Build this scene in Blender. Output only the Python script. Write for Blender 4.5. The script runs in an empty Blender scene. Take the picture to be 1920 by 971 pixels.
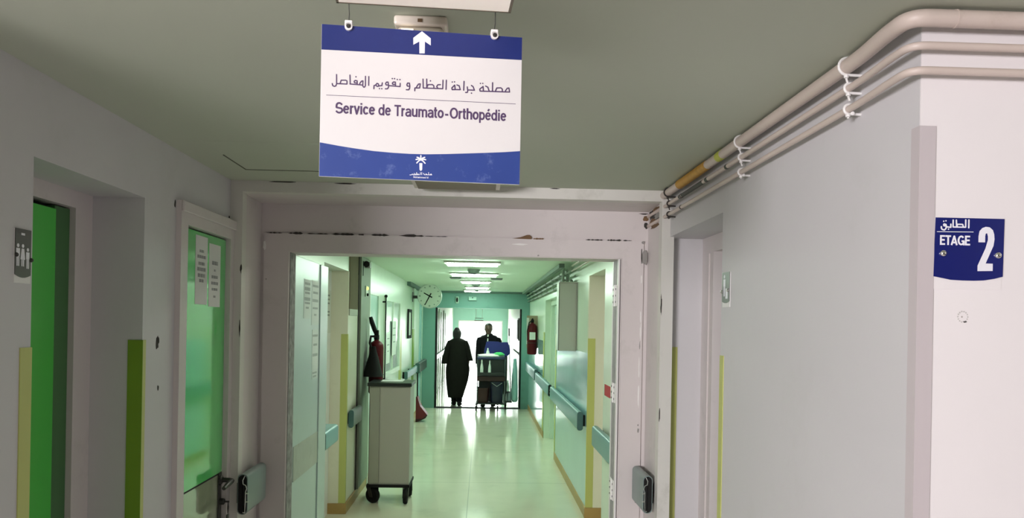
import bpy, bmesh, math, random
from mathutils import Vector, Matrix

# ---------------------------------------------------------------- camera, world, light, exposure
random.seed(7)
scene = bpy.context.scene
COL = scene.collection
FPX, ROLL, YAW, EYE = 1450.0, 0.018, math.atan(55 / 1450.0), 1.75
cam_data = bpy.data.cameras.new('camera')
cam_data.sensor_fit = 'HORIZONTAL'; cam_data.sensor_width = 36.0
cam_data.lens = FPX / 1920 * 36.0
cam_data.shift_y = (607.0 - 485.5) / 1920
cam_data.clip_start = 0.02; cam_data.clip_end = 200
camera = bpy.data.objects.new('camera', cam_data); COL.objects.link(camera)
fw = Vector((math.sin(YAW), math.cos(YAW), 0)); r0 = Vector((math.cos(YAW), -math.sin(YAW), 0)); u0 = Vector((0, 0, 1))
rt = r0 * math.cos(ROLL) + u0 * math.sin(ROLL); up = u0 * math.cos(ROLL) - r0 * math.sin(ROLL)
m = Matrix((rt, up, -fw)).transposed().to_4x4(); m.translation = (0, 0, EYE)
camera.matrix_world = m
scene.camera = camera

scene.view_settings.view_transform = 'Standard'
scene.view_settings.look = 'None'
scene.view_settings.gamma = 1.0
scene.view_settings.use_curve_mapping = False
scene.view_settings.exposure = 0.0

world = bpy.data.worlds.new('world'); scene.world = world; world.use_nodes = True
bg = world.node_tree.nodes['Background']
bg.inputs[0].default_value = (0.93, 1.0, 0.97, 1); bg.inputs[1].default_value = 2.2

def area(name, loc, target, sx, sy, power, color, spread=180):
    d = bpy.data.lights.new(name, 'AREA'); d.shape = 'RECTANGLE'; d.size = sx; d.size_y = sy
    d.energy = power; d.color = color; d.spread = math.radians(spread)
    o = bpy.data.objects.new(name, d); COL.objects.link(o); o.location = loc
    v = Vector(target) - Vector(loc)
    o.rotation_euler = v.to_track_quat('-Z', 'Y').to_euler()
    return o
LOBBY_W = 325.0
area('lobby_window_daylight', (-3.0, -2.92, 1.95), (0.4, 3.0, 1.75), 1.7, 0.8, LOBBY_W, (1.0, 0.935, 0.975))
area('lobby_front_wall_fill', (3.5, -0.1, 2.40), (2.6, 1.65, 1.2), 1.0, 0.5, 9.0, (1.0, 0.92, 0.92), 120)  # added unseen lamp that brightens the front wall
area('far_glazing_daylight', (-0.08, 30.35, 1.0), (-0.08, 20, 0.6), 1.6, 1.7, 170.0, (0.92, 1.0, 0.96))
TUBE = 50.0          # emission of the ceiling tubes in the corridor


# traced outlines of the lettering on the two signs, metres in each sign plane
SG = {"C":[-0.1278,1.549,2.1813],"yaw":0.0958,"W":0.3973,"corners":[[-0.2003,0.1475],[0.1971,0.1502],[0.1993,-0.1485],[-0.1971,-0.1504]],"ar":[[[-0.1062,0.0512],[-0.1062,0.0339]],[[-0.1127,0.0513],[-0.1126,0.033],[-0.1138,0.0303],[-0.1155,0.0296],[-0.1172,0.0311],[-0.1177,0.0337]],[[-0.1177,0.0337],[-0.1174,0.0421],[-0.1203,0.0412],[-0.1234,0.0368],[-0.124,0.034],[-0.1177,0.0337]],[[-0.124,0.034],[-0.1424,0.0344]],[[-0.1284,0.0341],[-0.1287,0.0415],[-0.1324,0.042],[-0.1345,0.0401],[-0.1338,0.0374],[-0.1286,0.037]],[[-0.1427,0.052],[-0.142,0.0345]],[[-0.1675,0.0337],[-0.1482,0.0339],[-0.1483,0.0403],[-0.1508,0.0413],[-0.1594,0.0408],[-0.1617,0.0336]],[[-0.1685,0.0514],[-0.1682,0.0332],[-0.1694,0.0292],[-0.1722,0.0279],[-0.1756,0.0293],[-0.1765,0.0332]],[[-0.0448,0.0415],[-0.0449,0.035],[-0.0675,0.0357]],[[-0.0538,0.0355],[-0.0544,0.0434],[-0.0578,0.0435],[-0.0602,0.0411],[-0.0592,0.0385],[-0.0541,0.0388]],[[-0.0675,0.0354],[-0.0686,0.0426],[-0.0715,0.0424],[-0.0734,0.0393],[-0.0724,0.0367],[-0.068,0.0367]],[[-0.0675,0.0362],[-0.0677,0.0317],[-0.0698,0.0291],[-0.0737,0.0289]],[[-0.0798,0.0404],[-0.0805,0.0349],[-0.0851,0.0342],[-0.0885,0.033]],[[-0.0861,0.0336],[-0.0876,0.038],[-0.09,0.0388],[-0.0929,0.0352],[-0.0895,0.0327],[-0.0861,0.0336]],[[-0.0929,0.0352],[-0.0958,0.034],[-0.096,0.0278]],[[-0.0257,0.0367],[-0.0268,0.0431],[-0.0303,0.0429],[-0.0317,0.0393],[-0.0307,0.0369],[-0.0262,0.0366]],[[-0.0259,0.0371],[-0.0261,0.0326],[-0.0281,0.0295],[-0.0325,0.0295]],[[0.0463,0.0531],[0.046,0.0347]],[[0.0396,0.0527],[0.0394,0.0357],[0.0007,0.0349],[0.0,0.0526]],[[0.0348,0.0435],[0.0298,0.0432],[0.0271,0.0392],[0.0299,0.036]],[[0.0073,0.053],[0.0076,0.0353]],[[0.0076,0.0353],[0.0099,0.0421],[0.0188,0.0428],[0.0216,0.0405],[0.0217,0.0355]],[[-0.0065,0.0345],[-0.0053,0.0428],[-0.0088,0.0421],[-0.0125,0.0363],[-0.013,0.0341],[-0.0065,0.0345]],[[-0.0131,0.0346],[-0.0158,0.0339],[-0.016,0.0284]],[[0.0583,0.0349],[0.0574,0.0382],[0.0631,0.0444],[0.0644,0.0353],[0.0583,0.0349]],[[0.0676,0.0449],[0.072,0.0435],[0.0744,0.0358],[0.0583,0.0352]],[[0.0817,0.053],[0.0813,0.0351]],[[0.0883,0.0422],[0.0895,0.0345],[0.0885,0.0311],[0.0851,0.0309]],[[0.0966,0.0455],[0.1,0.0435],[0.1029,0.0364],[0.09,0.0362]],[[0.1142,0.0353],[0.1135,0.0392],[0.1202,0.0449],[0.1209,0.0357]],[[0.1252,0.0461],[0.1298,0.0441],[0.1327,0.0359]],[[0.1142,0.0353],[0.174,0.0368],[0.1727,0.0449],[0.1693,0.0442],[0.166,0.0395],[0.1655,0.037]],[[0.1392,0.0536],[0.1393,0.0359]],[[0.1451,0.0366],[0.1478,0.0435],[0.1563,0.0443],[0.1592,0.0419],[0.1593,0.0366]]],"dots":[[-0.1311,0.0492],[-0.0506,0.0488],[-0.0454,0.0489],[-0.0604,0.05],[-0.056,0.0501],[-0.085,0.0287],[-0.0806,0.0288],[0.0148,0.0499],[0.0583,0.0503],[0.0628,0.0508],[0.0971,0.0302],[0.1147,0.0508],[0.1195,0.0511]],"arrow":[[-0.0037,0.1474],[0.0139,0.1344],[0.0142,0.1203],[0.0025,0.1274],[0.0025,0.1038],[-0.0081,0.1031],[-0.0086,0.1266],[-0.0203,0.1195],[-0.0206,0.1332]],"curve":[[-0.196,-0.083],[-0.1628,-0.088],[-0.1322,-0.0916],[-0.0937,-0.0952],[-0.055,-0.0969],[-0.0238,-0.0974],[0.0075,-0.0968],[0.0468,-0.0945],[0.0864,-0.0915],[0.1263,-0.0884],[0.1664,-0.0849],[0.1979,-0.0814]],"top":[[-0.1984,0.0979],[0.1973,0.1036]],"rule":[[-0.1874,0.0102],[0.1868,0.0135]],"clips":[[-0.1469,0.1486],[0.1413,0.1504]],"wires":[[-0.1477,0.1954],[0.1426,0.2017]],"fr":[[-0.1697,-0.0246],[0.1681,-0.0224],[-0.1701,-0.0025],[-0.0877,-0.0006]],"fronds":[[[-0.0014,-0.1082],[-0.0015,-0.0998]],[[-0.0014,-0.1082],[-0.0089,-0.1035]],[[-0.0014,-0.1082],[0.0063,-0.103]],[[-0.0014,-0.1082],[-0.0109,-0.1082]],[[-0.0014,-0.1082],[0.0082,-0.1077]],[[-0.0014,-0.1082],[-0.0093,-0.1149]],[[-0.0014,-0.1082],[0.0071,-0.1148]]],"trunk":[[-0.0042,-0.115],[0.0017,-0.1147],[0.0016,-0.128],[-0.001,-0.1305],[-0.0036,-0.1282]],"sm":[[[-0.0226,-0.1393],[-0.0196,-0.1391],[-0.0173,-0.1372],[-0.0161,-0.139]],[[-0.0161,-0.139],[-0.0035,-0.1381]],[[-0.014,-0.1356],[-0.014,-0.1386]],[[-0.0093,-0.1339],[-0.0089,-0.1384]],[[-0.0113,-0.1367],[-0.0113,-0.1385]],[[-0.0077,-0.1365],[-0.0077,-0.1383]],[[-0.0054,-0.1364],[-0.0053,-0.1382]],[[-0.0018,-0.1336],[-0.0017,-0.1381]],[[0.0009,-0.1334],[0.001,-0.138]],[[0.0045,-0.1348],[0.006,-0.1377],[0.021,-0.1374],[0.0192,-0.1353],[0.0174,-0.1375]],[[0.009,-0.1355],[0.012,-0.1375]],[[0.0144,-0.1328],[0.015,-0.1373]]],"smt":[[-0.0157,-0.1435],[0.0145,-0.1425]],"f_ar":[[[1.054,1.994],[1.054,1.977]],[[1.047,1.994],[1.047,1.978],[1.019,1.978],[1.019,1.993]],[[1.026,1.993],[1.027,1.978]],[[1.028,1.978],[1.028,1.984],[1.04,1.984],[1.041,1.982],[1.042,1.978]],[[1.014,1.984],[1.014,1.977],[1.005,1.978]],[[1.004,1.978],[1.003,1.983],[0.999,1.984],[0.998,1.982],[0.999,1.98],[1.004,1.98]],[[1.004,1.978],[1.003,1.974],[1.0,1.971],[0.995,1.972],[0.993,1.975],[0.993,1.978]]],"f_dots":[[1.009,1.973],[0.998,1.99],[1.003,1.991]],"f_rule":[[0.984,1.967],[1.064,1.968]],"f_et":[[0.992,1.938],[1.057,1.938],[0.991,1.96]],"two":[[1.075,1.883],[1.075,1.895],[1.092,1.933],[1.097,1.951],[1.097,1.959],[1.095,1.966],[1.092,1.965],[1.091,1.959],[1.091,1.946],[1.076,1.946],[1.076,1.959],[1.078,1.97],[1.084,1.977],[1.092,1.98],[1.101,1.979],[1.108,1.973],[1.111,1.964],[1.112,1.953],[1.11,1.939],[1.093,1.9],[1.109,1.9],[1.109,1.884]],"plate":[[0.981,1.998],[1.134,1.998],[1.132,1.872],[1.113,1.867],[1.09,1.863],[1.068,1.862],[1.043,1.862],[1.017,1.863],[0.995,1.867],[0.978,1.87]],"back":[[0.976,1.842],[1.13,1.843]],"f_scr":[[0.997,1.92],[1.119,1.918]],"blob":[1.047,1.783]}

# ---------------------------------------------------------------- helpers
def mat(name, color, rough=0.6, metal=0.0, coat=0.0, var=0.06, scale=3.0, bump=0.0, bscale=60, dirt=None, dscale=5.0, damt=0.0, spec=0.5, emit=None, estr=0.0, alpha=None, trans=0.0):
    """procedural surface: a base colour with soft noise variation and, if asked, irregular dirt"""
    M = bpy.data.materials.new(name); M.use_nodes = True
    nt = M.node_tree; N = nt.nodes; L = nt.links
    p = N['Principled BSDF']
    p.inputs['Roughness'].default_value = rough; p.inputs['Metallic'].default_value = metal
    p.inputs['Coat Weight'].default_value = coat; p.inputs['Coat Roughness'].default_value = 0.06
    p.inputs['Specular IOR Level'].default_value = spec
    if trans: p.inputs['Transmission Weight'].default_value = trans
    tc = N.new('ShaderNodeTexCoord')
    n = N.new('ShaderNodeTexNoise'); n.inputs['Scale'].default_value = scale; n.inputs['Detail'].default_value = 4
    L.new(tc.outputs['Object'], n.inputs['Vector'])
    mx = N.new('ShaderNodeMix'); mx.data_type = 'RGBA'
    c = Vector(color[:3])
    mx.inputs[6].default_value = (*(c * (1 - var)), 1); mx.inputs[7].default_value = (*[min(1, x) for x in c * (1 + var)], 1)
    L.new(n.outputs['Fac'], mx.inputs[0])
    out = mx.outputs[2]
    if dirt:
        d = N.new('ShaderNodeTexNoise'); d.inputs['Scale'].default_value = dscale; d.inputs['Detail'].default_value = 8; d.inputs['Roughness'].default_value = 0.7
        L.new(tc.outputs['Object'], d.inputs['Vector'])
        rp = N.new('ShaderNodeValToRGB'); rp.color_ramp.elements[0].position = 0.56; rp.color_ramp.elements[1].position = 0.72
        L.new(d.outputs['Fac'], rp.inputs['Fac'])
        ml = N.new('ShaderNodeMath'); ml.operation = 'MULTIPLY'; ml.inputs[1].default_value = damt
        L.new(rp.outputs['Color'], ml.inputs[0])
        m2 = N.new('ShaderNodeMix'); m2.data_type = 'RGBA'; m2.inputs[7].default_value = (*dirt, 1)
        L.new(ml.outputs[0], m2.inputs[0]); L.new(out, m2.inputs[6]); out = m2.outputs[2]
    L.new(out, p.inputs['Base Color'])
    if bump:
        b = N.new('ShaderNodeTexNoise'); b.inputs['Scale'].default_value = bscale; b.inputs['Detail'].default_value = 6
        L.new(tc.outputs['Object'], b.inputs['Vector'])
        bp = N.new('ShaderNodeBump'); bp.inputs['Strength'].default_value = bump; bp.inputs['Distance'].default_value = 0.01
        L.new(b.outputs['Fac'], bp.inputs['Height']); L.new(bp.outputs['Normal'], p.inputs['Normal'])
    if emit:
        p.inputs['Emission Color'].default_value = (*emit, 1); p.inputs['Emission Strength'].default_value = estr
    return M

def floor_mat():
    M = mat('terrazzo_floor', (0.80, 0.77, 0.61), rough=0.10, var=0.10, scale=2.2, bump=0.022, bscale=5, dirt=(0.42, 0.45, 0.36), dscale=1.3, damt=0.35, spec=0.6)
    nt = M.node_tree; N = nt.nodes; L = nt.links; p = N['Principled BSDF']
    src = p.inputs['Base Color'].links[0].from_socket
    g = N.new('ShaderNodeTexCoord'); sp = N.new('ShaderNodeSeparateXYZ'); L.new(g.outputs['Object'], sp.inputs[0])
    def line(sock, off, period, w):
        a = N.new('ShaderNodeMath'); a.operation = 'ADD'; a.inputs[1].default_value = off; L.new(sock, a.inputs[0])
        b = N.new('ShaderNodeMath'); b.operation = 'PINGPONG'; b.inputs[1].default_value = period / 2; L.new(a.outputs[0], b.inputs[0])
        c = N.new('ShaderNodeMath'); c.operation = 'LESS_THAN'; c.inputs[1].default_value = w; L.new(b.outputs[0], c.inputs[0])
        return c.outputs[0]
    lx = line(sp.outputs['X'], 0.115, 2.2, 0.0045); ly = line(sp.outputs['Y'], 0.3, 2.2, 0.006)
    s = N.new('ShaderNodeMath'); s.operation = 'MAXIMUM'; L.new(lx, s.inputs[0]); L.new(ly, s.inputs[1])
    s2 = N.new('ShaderNodeMath'); s2.operation = 'MULTIPLY'; s2.inputs[1].default_value = 0.45; L.new(s.outputs[0], s2.inputs[0])
    mx = N.new('ShaderNodeMix'); mx.data_type = 'RGBA'; mx.inputs[7].default_value = (0.22, 0.24, 0.18, 1)
    L.new(s2.outputs[0], mx.inputs[0]); L.new(src, mx.inputs[6]); L.new(mx.outputs[2], p.inputs['Base Color'])
    return M

ORG = {}
class MB:
    def __init__(self): self.v = []; self.f = []; self.mi = []; self.sm = []
    def add(self, vs, fs, m=0, smooth=False):
        b = len(self.v); self.v += [tuple(p) for p in vs]
        for f in fs: self.f.append([b + i for i in f]); self.mi.append(m); self.sm.append(smooth)
        return self
    def box(self, x0, x1, y0, y1, z0, z1, m=0, bev=0):
        x0, x1 = min(x0, x1), max(x0, x1); y0, y1 = min(y0, y1), max(y0, y1); z0, z1 = min(z0, z1), max(z0, z1)
        if bev:
            bm = bmesh.new(); bmesh.ops.create_cube(bm, size=1)
            for v in bm.verts: v.co = ((v.co.x + .5) * (x1 - x0) + x0, (v.co.y + .5) * (y1 - y0) + y0, (v.co.z + .5) * (z1 - z0) + z0)
            bmesh.ops.bevel(bm, geom=bm.edges[:], offset=bev, segments=3, profile=.5, affect='EDGES')
            return self.bm(bm, m)
        vs = [(x, y, z) for x in (x0, x1) for y in (y0, y1) for z in (z0, z1)]
        return self.add(vs, [(0, 1, 3, 2), (4, 6, 7, 5), (0, 4, 5, 1), (2, 3, 7, 6), (0, 2, 6, 4), (1, 5, 7, 3)], m)
    def bm(self, bm, m=0, smooth=False):
        bm.verts.index_update()
        self.add([v.co.copy() for v in bm.verts], [[v.index for v in f.verts] for f in bm.faces], m, smooth); bm.free(); return self
    def prism(self, poly, fn, a, b, m=0):
        """2-D outline poly extruded between fn(u, v, a) and fn(u, v, b)"""
        n = len(poly)
        vs = [fn(u, v, a) for u, v in poly] + [fn(u, v, b) for u, v in poly]
        fs = [list(range(n))[::-1], list(range(n, 2 * n))] + [(i, (i + 1) % n, n + (i + 1) % n, n + i) for i in range(n)]
        return self.add(vs, fs, m)
    def loft(self, rings, m=0, smooth=True, cap=True, closed=True):
        n = len(rings[0]); vs = [p for r in rings for p in r]; fs = []
        for k in range(len(rings) - 1):
            for i in range(n if closed else n - 1):
                j = (i + 1) % n; fs.append((k * n + i, k * n + j, (k + 1) * n + j, (k + 1) * n + i))
        self.add(vs, fs, m, smooth)
        if cap:
            self.add(rings[0], [list(range(n))[::-1]], m); self.add(rings[-1], [list(range(n))], m)
        return self
    def tube(self, pts, r, n=10, m=0, cap=True):
        pts = [Vector(p) for p in pts]; rs = r if isinstance(r, (list, tuple)) else [r] * len(pts)
        rings = []; side = None
        for i, p in enumerate(pts):
            t = ((pts[min(i + 1, len(pts) - 1)] - p).normalized() + (p - pts[max(i - 1, 0)]).normalized())
            t = t.normalized() if t.length > 1e-9 else Vector((0, 0, 1))
            if side is None:
                side = t.orthogonal().normalized()
            side = (side - t * side.dot(t)).normalized(); o = t.cross(side)
            rings.append([p + (side * math.cos(2 * math.pi * k / n) + o * math.sin(2 * math.pi * k / n)) * rs[i] for k in range(n)])
        return self.loft(rings, m, True, cap)
    def lathe(self, prof, c, axis='Z', n=24, m=0):
        """prof: (radius, height) pairs revolved about an axis through c"""
        c = Vector(c); rings = []
        for r, h in prof:
            ring = []
            for k in range(n):
                a = 2 * math.pi * k / n; x, y = max(r, 1e-5) * math.cos(a), max(r, 1e-5) * math.sin(a)
                ring.append(c + Vector({'Z': (x, y, h), 'Y': (x, h, -y), 'X': (h, x, y)}[axis]))
            rings.append(ring)
        return self.loft(rings, m, True, True)
    def build(self, name, mats, parent=None, sharp=35):
        me = bpy.data.meshes.new(name)
        o = bpy.data.objects.new(name, me); COL.objects.link(o)
        org = ORG.get(parent.name, Vector()) if parent else Vector()
        me.from_pydata([tuple(Vector(p) - org) for p in self.v], [], self.f)
        for mm in (mats if isinstance(mats, (list, tuple)) else [mats]): me.materials.append(mm)
        for p, i, s in zip(me.polygons, self.mi, self.sm): p.material_index = i; p.use_smooth = s
        bm = bmesh.new(); bm.from_mesh(me); bmesh.ops.recalc_face_normals(bm, faces=bm.faces); bm.to_mesh(me); bm.free()
        if any(self.sm):
            try: me.set_sharp_from_angle(angle=math.radians(sharp))
            except Exception: pass
        me.update()
        if parent: o.parent = parent; ORG[o.name] = org
        return o

def tag(o, label=None, cat=None, group=None, kind=None):
    if label: o['label'] = label
    if cat: o['category'] = cat
    if group: o['group'] = group
    if kind: o['kind'] = kind
    return o
def thing(name, label, cat, loc=(0, 0, 0), rz=0, group=None, local=False, kind=None):
    o = bpy.data.objects.new(name, None); COL.objects.link(o); o.location = loc; o.rotation_euler = (0, 0, rz)
    o.empty_display_size = 0.1
    ORG[o.name] = Vector() if local else Vector(loc)
    return tag(o, label, cat, group, kind)
def copy_thing(o, loc, label=None, parent=None):
    c = o.copy(); COL.objects.link(c)
    if parent: c.parent = parent
    else: c.location = loc
    if label: c['label'] = label
    for ch in list(o.children): copy_thing(ch, None, None, c)
    return c

# ---------------------------------------------------------------- materials
GREYDIRT = (0.33, 0.32, 0.29)
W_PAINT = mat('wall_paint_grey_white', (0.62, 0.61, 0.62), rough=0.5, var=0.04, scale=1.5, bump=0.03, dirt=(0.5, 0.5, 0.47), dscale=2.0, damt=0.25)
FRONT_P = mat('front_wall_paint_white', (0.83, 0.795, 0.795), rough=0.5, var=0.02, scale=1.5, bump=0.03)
LOBBY_P = mat('lobby_unseen_dark_taupe', (0.30, 0.28, 0.26), rough=0.6, var=0.05)  # unseen lobby walls, made dark to cut their bounce light
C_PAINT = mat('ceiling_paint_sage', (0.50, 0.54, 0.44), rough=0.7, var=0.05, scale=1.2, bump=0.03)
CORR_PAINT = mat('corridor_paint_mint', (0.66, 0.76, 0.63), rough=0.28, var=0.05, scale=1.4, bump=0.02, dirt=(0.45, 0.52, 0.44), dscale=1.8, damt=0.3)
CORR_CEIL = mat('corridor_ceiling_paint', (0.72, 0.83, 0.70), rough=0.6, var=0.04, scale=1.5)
CREAM = mat('cream_gloss_paint', (0.78, 0.77, 0.62), rough=0.3, var=0.05, scale=2, dirt=(0.55, 0.53, 0.4), dscale=3, damt=0.3)
TEALDADO = mat('teal_dado_gloss', (0.42, 0.66, 0.68), rough=0.16, var=0.08, scale=1.5, coat=0.4)
TEALDARK = mat('teal_end_wall_paint', (0.15, 0.33, 0.28), rough=0.5, var=0.08, scale=2, dirt=(0.1, 0.2, 0.17), dscale=4, damt=0.4)
FRAME_P = mat('frame_paint_worn', (0.66, 0.615, 0.60), rough=0.45, var=0.05, scale=2.5, bump=0.05, bscale=25, dirt=(0.4, 0.39, 0.36), dscale=4, damt=0.35)
TRIM_P = mat('trim_paint_offwhite', (0.68, 0.67, 0.62), rough=0.45, var=0.05, scale=3, dirt=(0.42, 0.41, 0.36), dscale=7, damt=0.4)
CHIP_SHADE = mat('dark_chip_and_shade', (0.045, 0.04, 0.035), rough=0.9, var=0.3, scale=40)
RUST = mat('rust_patch', (0.17, 0.10, 0.05), rough=0.9, var=0.4, scale=30, bump=0.2)
FLAKE = mat('bare_plaster_flake', (0.86, 0.85, 0.82), rough=0.8, var=0.05, scale=30)
GREENDOOR = mat('green_door_laminate', (0.11, 0.66, 0.16), rough=0.07, var=0.08, scale=1.2, coat=1.0)
GREENLIFT = mat('green_door_enamel', (0.06, 0.52, 0.055), rough=0.3, var=0.1, scale=1.5)
GREENDARK = mat('dark_green_leaf', (0.055, 0.17, 0.055), rough=0.35, var=0.1, scale=2)
KICK = mat('kick_panel_sage', (0.36, 0.42, 0.28), rough=0.06, var=0.06, scale=2, coat=1.0)
LIME = mat('lime_guard_plastic', (0.52, 0.55, 0.17), rough=0.35, var=0.06, scale=4)
LIMEDEEP = mat('deep_lime_guard_plastic', (0.20, 0.34, 0.03), rough=0.35, var=0.06, scale=4)
BROWNBASE = mat('ochre_baseboard', (0.42, 0.27, 0.09), rough=0.4, var=0.15, scale=6)
GREYGUARD = mat('pink_grey_guard_plastic', (0.56, 0.51, 0.52), rough=0.4, var=0.03, scale=4)
RAILTEAL = mat('teal_handrail_plastic', (0.11, 0.26, 0.27), rough=0.32, var=0.06, scale=6)
RAILGREY = mat('grey_green_handrail_plastic', (0.21, 0.27, 0.26), rough=0.35, var=0.06, scale=6)
ALU = mat('aluminium', (0.75, 0.75, 0.75), rough=0.3, metal=0.9, var=0.03, scale=20)
CHROME = mat('chrome', (0.8, 0.8, 0.8), rough=0.12, metal=1.0, var=0.02, scale=20)
STEEL = mat('dark_tarnished_steel', (0.045, 0.045, 0.04), rough=0.4, metal=0.4, var=0.2, scale=20)
BLACK = mat('black_plastic', (0.007, 0.007, 0.007), rough=0.75, var=0.2, scale=20, spec=0.25)
BLACKGAP = mat('dark_gap', (0.008, 0.008, 0.008), rough=0.9, var=0.1, scale=10)
LEAFTEAL = mat('grey_teal_door_leaf', (0.45, 0.57, 0.55), rough=0.3, var=0.05, scale=2, dirt=(0.26, 0.33, 0.30), dscale=3, damt=0.3)
BANDGREY = mat('worn_grey_band', (0.40, 0.44, 0.39), rough=0.4, var=0.15, scale=8, dirt=(0.25, 0.27, 0.23), dscale=9, damt=0.6)
WHITE = mat('white_plastic', (0.80, 0.79, 0.77), rough=0.4, var=0.02, scale=8)
PAPER = mat('printed_paper', (0.74, 0.76, 0.73), rough=0.8, var=0.02, scale=8)
INK = mat('grey_print', (0.30, 0.31, 0.31), rough=0.8, var=0.1, scale=30)
PIPE_P = mat('pipe_paint_cream', (0.60, 0.51, 0.455), rough=0.42, var=0.05, scale=6, dirt=(0.45, 0.36, 0.29), dscale=9, damt=0.4)
ORANGE = mat('ochre_tape', (0.50, 0.26, 0.025), rough=0.5, var=0.25, scale=30)
YELLOWGREEN = mat('yellow_green_tape', (0.55, 0.58, 0.08), rough=0.5, var=0.2, scale=30)
SIGNWHITE = mat('sign_white_panel', (0.70, 0.685, 0.675), rough=0.35, var=0.015, scale=6)
SIGNBLUE = mat('sign_blue_film', (0.012, 0.024, 0.15), rough=0.35, var=0.12, scale=8, dirt=(0.02, 0.04, 0.19), dscale=14, damt=0.5)
SIGNBLUE2 = mat('sign_blue_film_scuffed', (0.028, 0.058, 0.25), rough=0.35, var=0.12, scale=8, dirt=(0.20, 0.27, 0.52), dscale=26, damt=0.55)
NAVY = mat('floor_sign_navy', (0.008, 0.013, 0.14), rough=0.25, var=0.06, scale=8)
SIGNINK = mat('sign_purple_ink', (0.075, 0.04, 0.11), rough=0.5, var=0.1, scale=20)
LETTERWHITE = mat('sign_white_film', (0.85, 0.85, 0.90), rough=0.4, var=0.02, scale=20)
SIGNGREY = mat('small_sign_dark_grey', (0.075, 0.075, 0.07), rough=0.3, var=0.1, scale=12)
CABGREY = mat('cabinet_grey_green', (0.50, 0.52, 0.46), rough=0.45, var=0.03, scale=3)
TROLLEY_P = mat('trolley_beige_grey', (0.44, 0.425, 0.39), rough=0.5, var=0.03, scale=3)
REDEXT = mat('extinguisher_red', (0.085, 0.004, 0.008), rough=0.4, var=0.08, scale=6, spec=0.2)
REDPL = mat('red_plastic', (0.13, 0.005, 0.013), rough=0.4, var=0.1, scale=6)
DARKRED = mat('bucket_dark_red', (0.035, 0.004, 0.006), rough=0.4, var=0.1, scale=6)
BLUEPL = mat('cart_blue_plastic', (0.008, 0.012, 0.15), rough=0.4, var=0.1, scale=6)
NAVYPL = mat('bucket_navy', (0.006, 0.008, 0.03), rough=0.4, var=0.1, scale=6)
DARKCART = mat('cart_dark_plastic', (0.014,0.016,0.018), rough=0.45, var=0.1, scale=6)
CLOTHGREEN = mat('green_cloth', (0.08, 0.55, 0.17), rough=0.9, var=0.15, scale=20)
CLOTHWHITE = mat('white_cloth', (0.80, 0.80, 0.74), rough=0.9, var=0.06, scale=20)
TEALBAG = mat('teal_bag_film', (0.34, 0.60, 0.58), rough=0.35, var=0.15, scale=9)
WOOD = mat('brown_board', (0.36, 0.28, 0.19), rough=0.5, var=0.12, scale=8)
DULLBOARD = mat('dull_brown_grey_panel', (0.20, 0.17, 0.12), rough=0.95, var=0.1, scale=5, spec=0.05)
CLOCKFACE = mat('clock_face', (0.74, 0.80, 0.72), rough=0.5, var=0.02, scale=8)
WARMFILL = mat('added_warm_fill_diffuser', (1, .95, .9), rough=0.5, var=0.0, emit=(1.0, 0.94, 0.86), estr=TUBE * 0.75)  # added unseen lamp over the cross passage, brightens trolley, leaf and pillars
TUBEGLOW = mat('lit_tube_diffuser', (0.9, 1, 0.92), rough=0.5, var=0.0, emit=(0.75, 1.0, 0.81), estr=TUBE)
LEDGLOW = mat('yellow_led', (0.8, 0.8, 0.1), rough=0.4, var=0, emit=(0.9, 0.95, 0.12), estr=2.5)
FLOOR = floor_mat()
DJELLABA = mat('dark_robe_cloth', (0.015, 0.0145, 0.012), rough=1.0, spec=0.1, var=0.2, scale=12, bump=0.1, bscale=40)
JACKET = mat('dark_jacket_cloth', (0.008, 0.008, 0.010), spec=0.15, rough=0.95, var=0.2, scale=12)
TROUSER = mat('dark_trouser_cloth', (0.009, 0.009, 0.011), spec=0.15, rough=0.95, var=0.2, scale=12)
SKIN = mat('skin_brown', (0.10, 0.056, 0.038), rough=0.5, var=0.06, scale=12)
HAIR = mat('black_hair', (0.010, 0.009, 0.008), rough=0.6, var=0.2, scale=60, bump=0.2)
def glass_mat():
    M = bpy.data.materials.new('clear_glass'); M.use_nodes = True; nt = M.node_tree; N = nt.nodes; L = nt.links
    for n in list(N): N.remove(n)
    o = N.new('ShaderNodeOutputMaterial'); t = N.new('ShaderNodeBsdfTransparent'); g = N.new('ShaderNodeBsdfGlossy'); g.inputs['Roughness'].default_value = 0.02
    w = N.new('ShaderNodeTexNoise'); w.inputs['Scale'].default_value = 1.0
    f = N.new('ShaderNodeFresnel'); f.inputs['IOR'].default_value = 1.4; x = N.new('ShaderNodeMixShader')
    L.new(f.outputs[0], x.inputs[0]); L.new(t.outputs[0], x.inputs[1]); L.new(g.outputs[0], x.inputs[2]); L.new(x.outputs[0], o.inputs[0]); return M
GLASS = glass_mat()
FROST = mat('frosted_pane', (0.62, 0.72, 0.68), rough=0.12, var=0.12, scale=4, coat=0.5)

# ---------------------------------------------------------------- structure
CZ, CZ2, CZ3 = 2.44, 2.40, 2.36
def struct(mb, name, mats, label=None, parent=None):
    o = mb.build(name, mats, parent)
    return o if parent else tag(o, label, name.split('_')[0].replace('trim', 'trim'), kind='structure')
def chip(mb, fn, u, v, su, sv, m, seed, d=0.0015, n=11):
    """an irregular paint chip: a thin ragged patch on a face; fn(u, v, depth)"""
    R = random.Random(seed); poly = []
    for k in range(n):
        a = 2 * math.pi * k / n; q = R.uniform(0.55, 1.0); poly.append((u + su * q * math.cos(a), v + sv * q * math.sin(a)))
    mb.prism(poly, fn, -0.002, d, m)

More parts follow.
